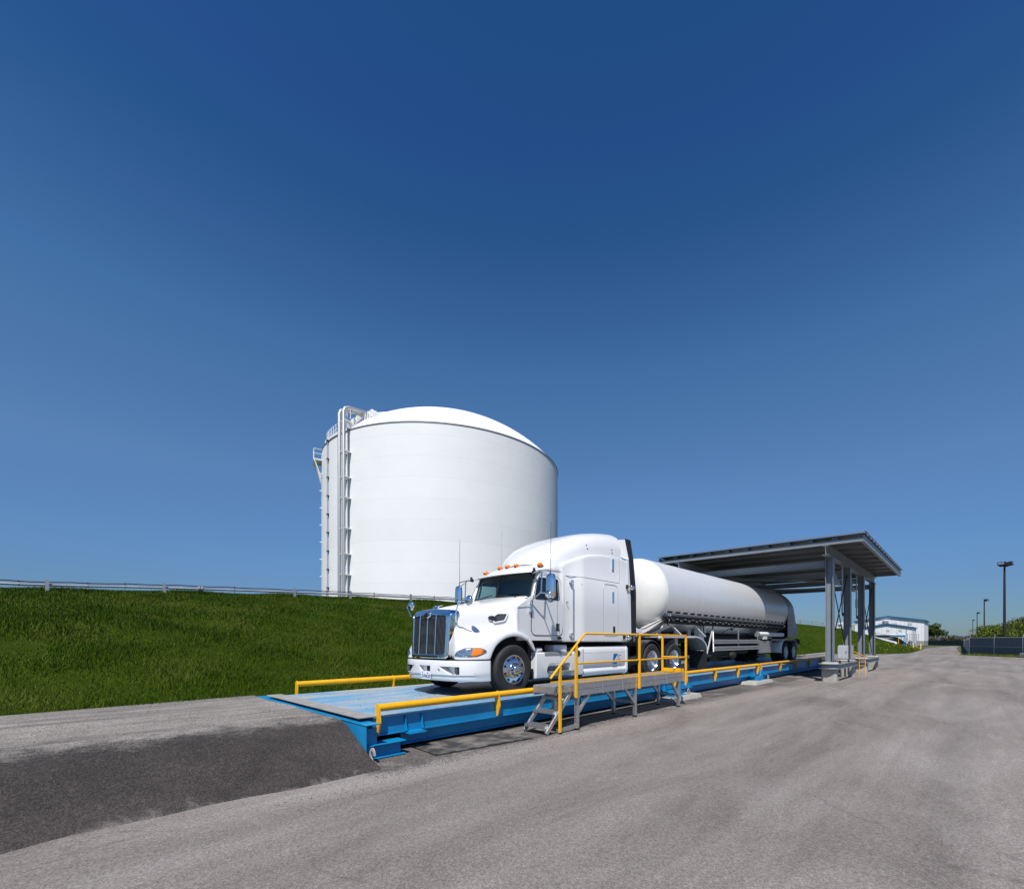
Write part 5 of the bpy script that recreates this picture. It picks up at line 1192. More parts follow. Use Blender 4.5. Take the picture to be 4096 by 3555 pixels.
for s in (-1, 1):
    for k in range(27):
        x = 13.1+k*.535; zc = 2.565-.0; y = math.sqrt((AR+.006)**2-(zc-AZ)**2)
        if x > 25.3 and x < 25.6: continue
        y2 = math.sqrt((AR+.006)**2-(zc+.028-AZ)**2); y3 = math.sqrt((AR+.006)**2-(zc-.028-AZ)**2); o_ = .004
        if x > 25.5: o_ = .02; 
        mb = MB(); mb.hexa([(x, VC+s*y3, zc-.028), (x+.33, VC+s*y3, zc-.028), (x+.33, VC+s*(y3+o_), zc-.028), (x, VC+s*(y3+o_), zc-.028), (x, VC+s*y2, zc+.028), (x+.33, VC+s*y2, zc+.028), (x+.33, VC+s*(y2+o_), zc+.028), (x, VC+s*(y2+o_), zc+.028)])
        mb.build('reflective_strip', mDark, trl)
    # piping tray
    yy = VC+s*1.06
    mb = MB()
    mb.tube([(12.95, yy+s*.06, 2.42), (25.3, yy+s*.06, 2.42)], .035, 8); mb.tube([(13.0, yy+s*.10, 2.335), (25.4, yy+s*.10, 2.335)], .03, 8); mb.tube([(13.1, yy+s*.05, 2.255), (25.4, yy+s*.05, 2.255)], .035, 8)
    mb.box(13.0, 25.2, min(yy-s*.06, yy+s*.04), max(yy-s*.06, yy+s*.04), 2.20, 2.44)
    tr_ = mb.build('pipe_tray', mDark, trl, smooth=True, angle=40)
    for k in range(42):
        x = 13.25+k*.285; mb = MB(); mb.bar((x, yy+s*.12, 2.30+.05*(k % 2)), (x+.12, yy+s*.12, 2.30+.05*(k % 2)), .03, .03); mb.build('clamp', mTrailGrey, tr_)
    mb = MB()
    for q in range(6):
        c_ = Vector((12.85+.09*q, yy+s*.11, 2.40-.06*(q % 3))); mb.ell(c_, .05, .05, .05, 8, 6)
    mb.tube([(12.9, yy+s*.05, 2.30), (12.6, yy, 2.05), (12.3, yy-s*.2, 1.9)], .045, 6); mb.tube([(12.8, yy+s*.1, 2.32), (12.95, yy+s*.14, 2.15), (13.05, yy+s*.12, 2.25)], .018, 6); mb.tube([(12.9, yy+s*.04, 2.35), (12.2, yy-s*.25, 2.02), (11.6, yy-s*.3, 2.0)], .016, 6)
    mb.build('valve_cluster', mDark, tr_, smooth=True)
    mb = MB(); mb.ell((12.98, yy+s*.14, 2.45), .035, .035, .035, 8, 6); mb.ell((13.1, yy+s*.14, 2.45), .035, .035, .035, 8, 6); mb.ell((13.0, yy+s*.15, 2.30), .03, .03, .03, 8, 6); mb.ell((25.1, yy+s*.12, 2.40), .05, .04, .05, 8, 6); mb.build('gauge', mChrome, tr_, smooth=True)
    # saddle beams, struts
    mb = MB()
    for x0 in (12.55, 12.95, 13.35): mb.bar((x0-.5, VC+s*.55, 1.86), (x0+.35, VC+s*1.0, 2.25), .10, .16)
    mb.build('saddle_beam', mTrailHead, trl)
    for x0 in (13.35, 15.1):
        mb = MB(); mb.bar((x0, VC+s*1.03, 2.22), (x0+.62, VC+s*1.18, 1.80), .035, .03); mb.build('strut', mSteelW, trl)
    for x0 in (13.4, 14.6, 15.6, 16.4):
        mb = MB(); mb.box(x0, x0+.22, VC+s*.55-.03, VC+s*.55+.03, 1.5, 2.05); mb.build('gusset', mTrailHead, trl)
    mb = MB(); mb.box(15.85, 16.25, VC+s*.80-.10, VC+s*.80+.10, .95, 2.2); mb.box(15.9, 16.2, VC+s*.96-.02, VC+s*.96+.02, 1.9, 2.2); mb.box(15.93, 16.17, VC+s*.8-.07, VC+s*.8+.07, .80, .95); mb.box(15.85, 16.25, VC+s*.8-.12, VC+s*.8+.12, .76, .80); lg = mb.build('landing_leg', mTrailHead, trl, bevel=.01)
    mb = MB(); mb.tube([(15.95, VC+s*.99, 2.25), (16.0, VC+s*1.0, 1.95), (16.15, VC+s*1.0, 1.8)], .02, 6); mb.build('crank', mBlack, lg)
    # side guard: two double rails hung from braces
    for z0 in (1.54, 1.28):
        mb = MB(); mb.box(16.4, 21.35, VC+s*1.21-.02, VC+s*1.21+.02, z0, z0+.07); mb.box(16.4, 21.35, VC+s*1.21-.025, VC+s*1.21+.025, z0+.085, z0+.16); mb.build('side_guard_rail', mTrailGrey, trl, bevel=.006)
    mb = MB(); mb.bar((15.86, VC+s*1.18, 1.18), (16.70, VC+s*1.05, 2.2), .04, .07); mb.build('guard_brace', mGalv, trl)
    mb = MB(); mb.bar((16.32, VC+s*1.22, 1.25), (16.75, VC+s*1.02, 2.2), .025, .035); mb.build('guard_brace', mGalv, trl)
    for x in (18.9, 21.2):
        mb = MB(); mb.box(x-.025, x+.025, VC+s*1.17-.015, VC+s*1.17+.015, 1.28, 2.1); mb.build('guard_hanger', mTrailGrey, trl)
    # hose tube
    mb = MB(); mb.cyl((21.3, VC+s*1.12, 1.955), (24.95, VC+s*1.12, 1.955), .105, n=20); ht = mb.build('hose_tube', mSteelW, trl, smooth=True, angle=40)
    mb = MB(); mb.cyl((21.22, VC+s*1.12, 1.955), (21.30, VC+s*1.12, 1.955), .122, n=20); mb.build('tube_cap', mTrailGrey, ht)
    mb = MB(); mb.box(21.9, 22.4, VC+s*.9, VC+s*1.2, 1.72, 1.86); mb.build('tube_bracket', mTrailHead, ht)
    # axle box, wheels and fender
    mb = MB(); mb.box(21.4, 23.2, VC+s*1.10, VC+s*1.15, 1.10, 1.82); mb.box(21.4, 27.2, VC+s*.95-.2, VC+s*.95+.15, 1.66, 1.74); mb.build('skirt_panel', mTrailGrey, trl)
    wheel(trl, 25.12, VC+s*1.262, DZ+.505, s, 'trailer', dual=True); wheel(trl, 26.52, VC+s*1.262, DZ+.505, s, 'trailer', dual=True)
    pf = [(22.9, 1.06), (23.3, 1.42), (23.9, 1.64), (24.6, 1.735), (26.6, 1.735), (27.0, 1.66), (27.25, 1.48), (27.33, 1.2)]
    pf = [(24.31, 1.06), (24.34, 1.28), (24.44, 1.47), (24.6, 1.62), (24.85, 1.72), (25.2, 1.745), (26.5, 1.745), (26.85, 1.70), (27.08, 1.58), (27.2, 1.40), (27.24, 1.2)]
    mb = MB(); mb.grid([[(x, VC+s*.60, z) for x, z in pf], [(x, VC+s*1.24, z) for x, z in pf], [(x, VC+s*1.275, z-.025) for x, z in pf]]); fd = mb.build('fender', mSteelW, trl, smooth=True, angle=50, solid=.012)
    mb = MB(); mb.bar((24.45, VC+s*.7, 1.5), (24.42, VC+s*1.24, 1.5), .03, .05); mb.build('fender_rib', mSteelW, fd)
mb = MB()
for y in (-.5, .5): mb.box(20.8, 27.6, VC+y-.06, VC+y+.06, 1.30, 1.9)
mb.box(27.3, 27.62, VC-1.24, VC+1.24, 1.66, 1.76); mb.box(27.62, 27.72, VC-1.25, VC+1.25, 1.47, 1.72)
for x in (25.12, 26.52): mb.cyl((x, VC-1.0, 1.065), (x, VC+1.0, 1.065), .08)
mb.box(12.4, 21, VC-.5, VC+.5, 1.62, 1.86); mb.box(16.5, 21.2, VC-.75, VC+.75, 1.1, 1.25); mb.box(16.8, 21.2, VC-.3, VC+.3, 1.25, 1.6)
mb.build('subframe', mDark, trl)
for x, y in ((19.2, -.8), (22.2, -.9)):
    mb = MB(); mb.ell((x, VC+y, 1.06), .28, .15, .15, 14, 10); mb.build('air_tank', mDark, trl, smooth=True)
mb = MB(); mb.tube([(17.7, VC-1.02, 1.98), (18.3, VC-1.0, 2.12), (18.7, VC-.98, 2.1), (19.1, VC-1.03, 2.25)], .015, 6); mb.ell((18.5, VC-1.05, 2.12), .09, .06, .05, 10, 6); mb.build('drain_hose', mBlack, trl)

# ------------------------------------------------------------------ canopy
can = thing('canopy', 'open steel canopy with grey-blue beams and flat ribbed roof over the end of the weighbridge', 'canopy', (27, 7.5, 0))
CX0, CX1, CY0, CY1 = 20.64, 33.3, 2.94, 11.45
def slope(y): return 0.10*(y-CY0)/(CY1-CY0)
mb = MB(); n_ = 66; top, bt = [], []
pr = []
for i in range(n_+1):
    x = lerp(CX0-.1, CX1+.05, i/n_); h_ = .045*(1 if i % 4 in (1, 2) else 0); pr.append((x, h_))
mb.grid([[(x, CY0-.06, 5.69+h_+slope(CY0)) for x, h_ in pr], [(x, CY1+.06, 5.69+h_+slope(CY1)) for x, h_ in pr]])
mb.build('roof_deck', mCanRoof, can, solid=.012)
mb = MB(); mb.box(CX0-.11, CX0-.08, CY0-.07, CY0-.05, 5.67, 5.75)
mb.hexa([(CX0-.13, CY0-.08, 5.735), (CX0-.09, CY0-.08, 5.735), (CX0-.09, CY1+.08, 5.835), (CX0-.13, CY1+.08, 5.835), (CX0-.13, CY0-.08, 5.76), (CX0-.09, CY0-.08, 5.76), (CX0-.09, CY1+.08, 5.86), (CX0-.13, CY1+.08, 5.86)])
mb.box(CX0-.13, CX1+.06, CY0-.10, CY0-.065, 5.735, 5.76); mb.build('drip_edge', mCan, can)
# edge channels
mb = MB(); mb.bar((CX0+.02, CY0+.02, 5.485), (CX0+.02, CY1, 5.565), .02, .17); mb.bar((CX0+.05, CY0+.02, 5.405), (CX0+.05, CY1, 5.485), .08, .012); mb.bar((CX0+.05, CY0+.02, 5.565), (CX0+.05, CY1, 5.645), .08, .012); mb.build('front_fascia', mCan, can)
mb = MB(); mb.bar((CX0, CY0, 5.53), (CX1, CY0, 5.53), .02, .26); mb.bar((CX0, CY0+.05, 5.40), (CX1, CY0+.05, 5.40), .09, .012); mb.build('side_fascia', mCan, can)
mb = MB(); mb.bar((CX1, CY0+.02, 5.575), (CX1, CY1, 5.66), .02, .24); mb.build('rear_fascia', mCan, can)
mb = MB(); mb.bar((CX0, CY1, 5.61), (CX1, CY1, 5.61), .02, .26); mb.build('side_fascia', mCan, can)
for k in range(11):
    y = CY0+.02+k*(CY1-CY0-.05)/10
    mb = MB(); mb.box(CX0+.08, CX0+.62, y-.02, y+.19, 5.575+slope(y), 5.59+slope(y)); mb.box(CX0+.08, CX0+.095, y-.02, y+.19, 5.591+slope(y), 5.685+slope(y)); mb.box(CX0+.10, CX0+.62, y+.17, y+.19, 5.591+slope(y), 5.685+slope(y)); mb.build('eave_block', mCan, can)
for k in range(9):
    x = CX0+.75+k*1.46
    mb = MB(); mb.bar((x, CY0+.06, 5.66), (x, CY1-.05, 5.75), .012, .085); mb.bar((x+.03, CY0+.06, 5.615), (x+.03, CY1-.05, 5.705), .07, .01); mb.build('purlin', mCan, can)
# girders
GY = (4.19, 10.45)
for y, dz in ((GY[0], 0), (GY[1], .09)):
    mb = MB(); mb.ibeam((CX0, y, 5.225+dz), (CX1, y, 5.225+dz), .375, .24); gd = mb.build('girder', mCan, can)
for x in (21.47, 25.1, 28.8, 32.4):
    mb = MB(); mb.ibeam((x, GY[0]+.1, 4.80), (x, GY[1]-.1, 4.85), .27, .16); mb.build('tie_beam', mCan, can)
mb = MB(); mb.bar((21.6, 10.2, 4.75), (28.7, 4.4, 4.75), .08, .08); mb.bar((28.9, 10.2, 4.75), (32.3, 4.4, 4.75), .07, .07); mb.build('roof_brace', mCan, can)
for y in GY:
    for x in (21.47, 25.1, 28.8, 32.4):
        mb = MB(); z0, z1 = .80, 5.03+(.09 if y > 5 else 0)
        mb.box(x-.01, x+.01, y-.115, y+.115, z0, z1)
        for sg in (-1, 1): mb.box(x-.16, x+.16, y+sg*.125-.01, y+sg*.125+.01, z0, z1)
        cm = mb.build('column', mCan, can)
        mb = MB(); mb.box(x-.22, x+.22, y-.20, y+.20, .785, .81); mb.build('base_plate', mCan, cm)
        mb = MB()
        for dx in (-.18, .18):
            for dy in (-.16, .16): mb.cyl((x+dx, y+dy, .78), (x+dx, y+dy, .87), .016, n=6)
        mb.build('anchor_bolts', mDark, cm)
    for x0, x1 in ((21.47, 25.1), (28.8, 32.4)):
        for za, zb in ((1.0, 4.7), (4.7, 1.0)):
            mb = MB(); mb.cyl((x0+.02, y+.02, za), (x1-.02, y+.02, zb), .022, n=8); mb.build('cross_rod', mDark, can)
for k in range(4):
    mb = MB()
    for q in range(3): mb.cyl((21.33, 4.19-.0+.18+.0*q, 4.74+q*.07), (21.36, 4.37, 4.74+q*.07), .015, n=6)
    if k == 0: mb.build('beam_bolts', mDark, can)
# plinths and guard channels
PLN = {(0, 0): 'tapered concrete plinth under the nearest canopy column', (0, 1): 'tapered concrete plinth under the canopy column with the electrical cabinet', (0, 2): 'tapered concrete plinth under the third canopy column from the front', (0, 3): 'tapered concrete plinth under the farthest canopy column beside the road'}
for j, y in enumerate(GY):
    for k, x in enumerate((21.47, 25.1, 28.8, 32.4)):
        if j == 1 and k > 1: lab = 'far side concrete plinth hidden behind the trailer wheels'
        mb = MB()
        def oct_(h, z): return [(x+a*h, y+b_*h, z) for a, b_ in ((-1,-.72),(-.72,-1),(.72,-1),(1,-.72),(1,.72),(.72,1),(-.72,1),(-1,.72))]
        hh_ = .275
        mb.grid([oct_(hh_*.97, 0), oct_(hh_, .70), oct_(hh_*1.06, .705), oct_(hh_*1.06, .74), oct_(hh_*.86, .785)], cv=True); o8 = len(mb.v); mb.face(*range(o8-8, o8))
        lab = PLN[(0, k)] if j == 0 else ['far side concrete plinth on the grass bank side of the scale, nearest the tractor', 'far side concrete plinth on the grass bank side of the scale, second from the front', 'far side concrete plinth on the grass bank side of the scale, third from the front', 'far side concrete plinth on the grass bank side of the scale, at the far end'][k]
        tag(mb.build('concrete_plinth', mConcDark if j else mConc, bevel=.012), lab, 'plinth', 'concrete plinths under the canopy columns')
for x0, x1, lab in ((21.47, 25.1, 'grey steel channel guard wrapped around the two nearer plinths'), (28.8, 32.4, 'grey steel channel guard wrapped around the two farther plinths')):
    y = GY[0]; r_ = .40; loop = [(x0-.12+r_*math.cos(R(a))*.9, y+r_*math.sin(R(a))) for a in range(90, 271, 20)]+[(x1+.12+r_*math.cos(R(a))*.9, y+r_*math.sin(R(a))) for a in range(-90, 91, 20)]
    def ins(p, k): return (lerp(p[0], x0 if p[0] < (x0+x1)/2 else x1, k), lerp(p[1], y, k))
    mb = MB(); rws = [[(*p, z) for p in loop] for z in (.52, .535)]
    A = [(ins(p, .26), .535) for p in loop]
    mb.grid([[(*p, .52) for p in loop], [(*p, .535) for p in loop], [(*ins(p, .2), .535) for p in loop], [(*ins(p, .2), .705) for p in loop], [(*p, .705) for p in loop], [(*p, .72) for p in loop], [(*ins(p, .24), .72) for p in loop], [(*ins(p, .24), .52) for p in loop]], cu=True, cv=True)
    tag(mb.build('guard_channel', mCan, bevel=.003), lab, 'guard rail', 'guard channels around the plinths')
for x, lab in ((23.4, 'floodlight under the canopy tie between the first two columns'), (27.0, 'floodlight under the canopy between the second and third columns')):
    fl_ = thing('floodlight', lab, 'floodlight', (x, 4.5, 4.2), 'floodlights under the canopy')
    mb = MB(); mb.hexa([(x-.28, 4.3, 4.30), (x+.28, 4.3, 4.30), (x+.28, 4.75, 4.38), (x-.28, 4.75, 4.38), (x-.22, 4.35, 4.62), (x+.22, 4.35, 4.62), (x+.22, 4.7, 4.66), (x-.22, 4.7, 4.66)]); mb.build('housing', mTrailGrey, fl_, bevel=.03)
    mb = MB(); mb.hexa([(x-.3, 4.2, 4.08), (x+.3, 4.2, 4.08), (x+.26, 4.6, 4.22), (x-.26, 4.6, 4.22), (x-.26, 4.25, 4.30), (x+.26, 4.25, 4.30), (x+.24, 4.6, 4.31), (x-.24, 4.6, 4.31)]); mb.build('reflector_hood', mConc, fl_, bevel=.02)
    mb = MB(); mb.bar((x, 4.5, 4.64), (x, 4.5, 5.05), .05, .05); mb.build('bracket', mDark, fl_)
    hs_ = thing('hose_drop', 'dark hanging hose with a looped end under the canopy '+('between the first two columns' if x < 25 else 'between the second and third columns'), 'hose', (x+1.1, 4.3, 4.2), 'hanging hoses under the canopy')
    mb = MB(); mb.tube([(x+1.1, 4.3, 5.05), (x+1.1, 4.3, 3.75)], .03, 8); mb.tube([(x+1.1, 4.3, 3.8), (x+1.1, 4.3, 3.35)], .05, 8); mb.build('pipe', mGalv, hs_)
    mb = MB(); mb.tube([(x+1.1, 4.3, 3.4), (x+1.08, 4.3, 3.0), (x+1.16, 4.3, 2.82), (x+1.3, 4.3, 2.80), (x+1.42, 4.3, 2.95)], .022, 8); mb.build('hose', mBlack, hs_, smooth=True)
cb = thing('electrical_cabinet', 'light grey electrical cabinet fixed beside the second canopy column', 'cabinet', (24.1, 4.2, .8))
mb = MB(); mb.box(24.02, 24.20, 4.0, 4.40, .84, 1.45); mb.build('body', M('grey_enamel', (.40, .42, .44), .4, var=.03), cb, bevel=.012)
mb = MB(); mb.box(24.005, 24.019, 4.02, 4.38, .86, 1.43); dr_ = mb.build('door', M('grey_enamel_door', (.44, .46, .48), .4, var=.02), cb, bevel=.006)
mb = MB(); mb.bar((23.995, 4.06, 1.1), (23.995, 4.06, 1.2), .02, .03); mb.build('handle', mBlack, dr_)
mb = MB(); mb.box(24.24, 24.29, 3.86, 3.91, .74, 1.47); mb.build('mounting_post', mGalv, cb)
mb = MB(); mb.box(24.46, 24.51, 3.86, 3.91, .74, 1.47); mb.build('mounting_post', mGalv, cb)
yl = thing('access_ladder', 'narrow yellow ladder with a sloping double handrail between the two pairs of plinths', 'ladder', (26.2, 3.8, 0))
for y in (3.66, 3.90):
    mb = MB(); mb.tube([(26.2, y, 0), (26.2, y, .90), (25.5, y+.55, 1.25), (25.1, y+.9, 1.30), (25.1, y+.9, .8)], .018, 8); mb.build('rail', mYellow, yl, smooth=True, angle=60)
for z in (.22, .46, .70):
    mb = MB(); mb.tube([(26.2, 3.66, z), (26.2, 3.90, z)], .013, 8); mb.build('rung', mYellow, yl)
# loading equipment on the far side, glimpsed under the trailer
fp = thing('far_platform', 'yellow edged low steel platform on the far side of the scale, seen under the trailer', 'platform', (25, 11.2, 0))
mb = MB(); mb.box(23.6, 24.9, 10.9, 11.1, .75, 1.02); mb.build('edge_beam', mYellow, fp)
mb = MB(); mb.box(23.6, 27.4, 11.12, 12.0, .72, .78); mb.build('floor', mGalv, fp)
for x in (23.8, 25.6, 27.2):
    mb = MB(); mb.box(x, x+.07, 11.2, 11.27, 0, .719); mb.build('leg', mGalv, fp)

# ------------------------------------------------------------------ warehouse, annex, retaining wall
WX, WY0, WYM, WY1 = 172.7, 9.77, 18.28, 26.8
wh = thing('warehouse', 'large white metal-clad shed with blue roof trim at the end of the road', 'building', (182, 18, 1.2))
mb = MB(); gp_ = [(WY0, 1.6), (WY0, 7.6), (WYM, 9.0), (WY1, 7.7), (WY1, 1.6)]; mb.prism(gp_, 'x', WX, WX+18.5); mb.build('wall', mBldg, wh)
mb = MB()
mb.hexa([(WX-.5, WY0-.4, 7.55), (WX+19, WY0-.4, 7.55), (WX+19, WYM, 9.03), (WX-.5, WYM, 9.03), (WX-.5, WY0-.4, 7.85), (WX+19, WY0-.4, 7.85), (WX+19, WYM, 9.30), (WX-.5, WYM, 9.30)]); mb.build('roof', mBlueTrim, wh)
mb = MB(); mb.hexa([(WX-.5, WYM+.01, 9.03), (WX+19, WYM+.01, 9.03), (WX+19, WY1+.4, 7.65), (WX-.5, WY1+.4, 7.65), (WX-.5, WYM+.01, 9.30), (WX+19, WYM+.01, 9.30), (WX+19, WY1+.4, 7.95), (WX-.5, WY1+.4, 7.95)]); mb.build('roof', mBlueTrim, wh)
mb = MB(); mb.box(WX+.02, WX+18.4, WY0+.05, WY1, .2, 1.6); mb.build('plinth', mConcDark, wh)
mLouv = M('grey_louvre', (.50, .51, .52), .5, var=.1)
for y in (13.05, 16.55, 20.2, 24.0):
    f_ = MB(); f_.box(WX-.06, WX-.005, y-.50, y+.50, 6.35, 7.15); f_ = f_.build('louvre', mLouv, wh)
    mb = MB()
    for q in range(6): mb.box(WX-.09, WX-.061, y-.46, y+.46, 6.42+q*.12, 6.48+q*.12)
    mb.build('blade', mSteelW, f_)
mb = MB(); mb.lathe([(.85, 0), (.85, .75), (.70, .80)], (WX-1.0, 18.85, 6.9), (0, 0, 1), 20); mb.lathe([(.001, .80), (.70, .80)], (WX-1.0, 18.85, 6.9), (0, 0, 1), 20); mb.box(WX-1.6, WX-.01, 18.3, 19.4, 6.55, 6.9); mb.build('exhaust_fan', mAlu, wh, smooth=True, angle=40)
an = thing('annex', 'lower white metal-clad annex with blue gable trim in front of the larger shed', 'building', (148, 15.5, 0))
AX = 144.9; AY0, AYM, AY1 = 10.5, 15.5, 20.4
mb = MB(); mb.prism([(AY0, -.2), (AY0, 5.0), (AYM, 5.92), (AY1, 5.1), (AY1, -.2)], 'x', AX, AX+12); mb.build('wall', mBldg, an)
mb = MB(); mb.hexa([(AX-.4, AY0-.25, 4.95), (AX+12, AY0-.25, 4.95), (AX+12, AYM, 5.94), (AX-.4, AYM, 5.94), (AX-.4, AY0-.25, 5.15), (AX+12, AY0-.25, 5.15), (AX+12, AYM, 6.14), (AX-.4, AYM, 6.14)]); mb.build('roof', mBlueTrim, an)
mb = MB(); mb.hexa([(AX-.4, AYM+.01, 5.94), (AX+12, AYM+.01, 5.94), (AX+12, AY1+.25, 5.05), (AX-.4, AY1+.25, 5.05), (AX-.4, AYM+.01, 6.14), (AX+12, AYM+.01, 6.14), (AX+12, AY1+.25, 5.25), (AX-.4, AY1+.25, 5.25)]); mb.build('roof', mBlueTrim, an)
for y in (15.35, 12.85):
    f_ = MB(); f_.box(AX-.06, AX-.005, y-.33, y+.33, 4.02, 4.62); f_ = f_.build('louvre', mLouv, an)
    mb = MB()
    for q in range(5): mb.box(AX-.08, AX-.061, y-.3, y+.3, 4.07+q*.11, 4.12+q*.11)
    mb.build('blade', mSteelW, f_)
rw = thing('retaining_wall', 'grey concrete retaining wall with blue coping and ramp in front of the annex', 'wall', (125, 12, 0))
pw = [(17.2, 0), (17.2, 2.85), (12.95, 2.85), (12.3, 2.6), (9.0, .1), (9.0, 0)]
mb = MB(); mb.prism(pw, 'x', 128, 128.5); mb.build('wall', mConcDark, rw)
cp_ = [(17.2, 2.86), (12.95, 2.86), (12.3, 2.61), (9.0, .11)]
mb = MB()
for p, q in zip(cp_[:-1], cp_[1:]): mb.bar((128.2, p[0], p[1]+.06), (128.2, q[0], q[1]+.06), .9, .16)
mb.build('coping', mBlueTrim, rw)
mb = MB(); mb.tube([(129.5, 12.1, 3.4), (129.5, 8.9, 1.1)], .06, 6); mb.tube([(129.5, 12.1, 2.9), (129.5, 8.9, .6)], .05, 6)
for q in range(5): mb.tube([(129.5, 12.1-q*.8, 2.45-q*.58), (129.5, 12.1-q*.8, 3.4-q*.58)], .05, 6)
mb.build('ramp_rail', mBlueTrim, rw)
dk = thing('dock_canopy', 'small white dock canopy with blue edge above the retaining wall ramp', 'canopy', (126, 11.3, 0))
mb = MB(); mb.hexa([(124.5, 10.2, 2.78), (127.4, 10.2, 2.78), (127.4, 12.9, 2.95), (124.5, 12.9, 2.95), (124.5, 10.2, 2.92), (127.4, 10.2, 3.05), (127.4, 12.9, 3.25), (124.5, 12.9, 3.05)]); mb.build('roof', mSteelW, dk)
mb = MB(); mb.box(124.45, 124.49, 10.2, 12.9, 2.5, 2.9); mb.build('fascia', mBlueTrim, dk)
for y in (10.4, 12.7):
    mb = MB(); mb.box(124.6, 124.75, y-.06, y+.06, 0, 2.5); mb.build('post', mBlueTrim, dk)
# steps down the end of the berm, handrails
st = thing('bank_steps', 'white edged concrete steps with yellow handrail running down the end of the grass bank', 'steps', (106, 12, 0))
sp_ = [Vector(berm_pt(8.9, q))+Vector((0, 0, .22)) for q in (1.0, .86, .78, .34)]
for o_ in (0, .45):
    mb = MB()
    for p, q in zip(sp_[:-1], sp_[1:]): mb.bar((p[0]-o_*2, p[1]-o_*.3, p[2]-o_*.35), (q[0]-o_*2, q[1]-o_*.3, q[2]-o_*.35), .35, .22)
    mb.build('stringer', mSteelW, st)
mb = MB(); mb.tube([(p[0], p[1]-.4, p[2]+.9) for p in sp_[1:]], .04, 6)
for p in sp_[1:]: mb.tube([(p[0], p[1]-.4, p[2]-.2), (p[0], p[1]-.4, p[2]+.95)], .05, 6)
mb.build('handrail', mYellow, st)
pv = thing('pipe_bridge', 'white horizontal pipe on thin posts above the top of the far grass bank', 'pipe', (112, 18, 4))
mb = MB(); mb.tube([(96, 19.5, 4.85), (122, 16.2, 4.95)], .10, 8); mb.build('pipe', mSteelW, pv)
for x in (97, 109, 121.5):
    mb = MB(); mb.cyl((x, 19.5-(x-96)*.127, 1.5), (x, 19.5-(x-96)*.127, 4.85), .07, n=8); mb.build('post', mGalv, pv)
mb = MB(); mb.tube([(100, 18.2, 4.2), (112, 16.3, 3.0)], .12, 8); mb.build('down_pipe', mSteelW, pv)
yr = thing('guard_rail_yellow', 'yellow guard railing at the left end of the large shed on the bank', 'railing', (100, 20, 4))
mb = MB()
for k in range(5): mb.tube([(111.5+k*.9, 18.4-k*.06, 3.0), (111.5+k*.9, 18.4-k*.06, 4.9)], .04, 6)
for z in (4.2, 4.9): mb.tube([(111.5, 18.4, z), (115.1, 18.16, z)], .04, 6)
yr.name = 'yellow_railing'; ORG[yr.name] = Vector((100, 20, 4)); mb.build('rail', mYellow, yr)
wh_ = thing('vent_hood', 'small white curved vent hood standing on the bank, seen between the canopy columns', 'vent', (106.5, 19.5, 3.5))
mb = MB(); mb.cyl((106.5, 19.5, 3.2), (106.5, 19.5, 4.5), .25, n=14); mb.tube([(106.5, 19.5, 4.4), (106.5, 19.4, 4.7), (106.4, 19.1, 4.9), (106.3, 18.6, 4.95)], [.25, .28, .36, .48], 14); mb.build('hood', mSteelW, wh_, smooth=True)
bl = None
for x, y, lab in ((71.5, 6.95, 'a'), (70.5, 5.4, 'b')): pass
def bollard(x, y, lab):
    b_ = thing('bollard', lab, 'bollard', (x, y, 0), 'yellow bollards at the end of the grass')
    mb = MB(); mb.cyl((x, y, 0), (x, y, 1.08), .11, n=14); mb.ell((x, y, 1.08), .11, .11, .06, 14, 6); mb.build('post', M('bollard_yellow_'+str(int(x*10)), (.72, .50, .14), .5), b_, smooth=True, angle=50)
    mb = MB(); mb.cyl((x, y, .80), (x, y, .90), .114, n=14); mb.build('band', mSteelW, b_, smooth=True)
t_ = lambda px, py: ((lambda d, r: (r*math.sin(VIEW)+d*math.cos(VIEW), d*math.sin(VIEW)-r*math.cos(VIEW)))(1830.93*1.65/(py-2562.3), (px-2202.07)/1830.93*(1830.93*1.65/(py-2562.3))))
bx, by = t_(3653, 2598.5); bollard(bx, by, 'yellow bollard nearer the foot of the white ramp stairs')
bx, by = t_(3682.5, 2598.5); bollard(bx, by, 'yellow bollard nearer the open road, right of the other bollard')
gs = thing('gas_skid', 'small grey equipment skid with pipes at the corner of the annex', 'equipment', (118, 8.4, 0))
mb = MB(); mb.box(116, 118.5, 7.6, 9.2, 0, .25); mb.cyl((117, 8.8, .25), (117, 8.8, 1.6), .35, n=12); mb.cyl((117.6, 8.0, .25), (117.6, 8.0, 1.1), .3, n=12); mb.build('vessels', mConcDark, gs)
mb = MB()
for k in range(6): mb.tube([(116, 7.4+k*.35, 1.4), (116, 7.4+k*.35, 3.1)], .04, 5)
for z in (1.9, 2.5, 3.1): mb.tube([(116, 7.4, z), (116, 9.15, z)], .04, 5)
mb.tube([(115.5, 9.3, 0), (115.5, 9.3, 4.0)], .08, 6); mb.build('guard_frame', mGalv, gs)

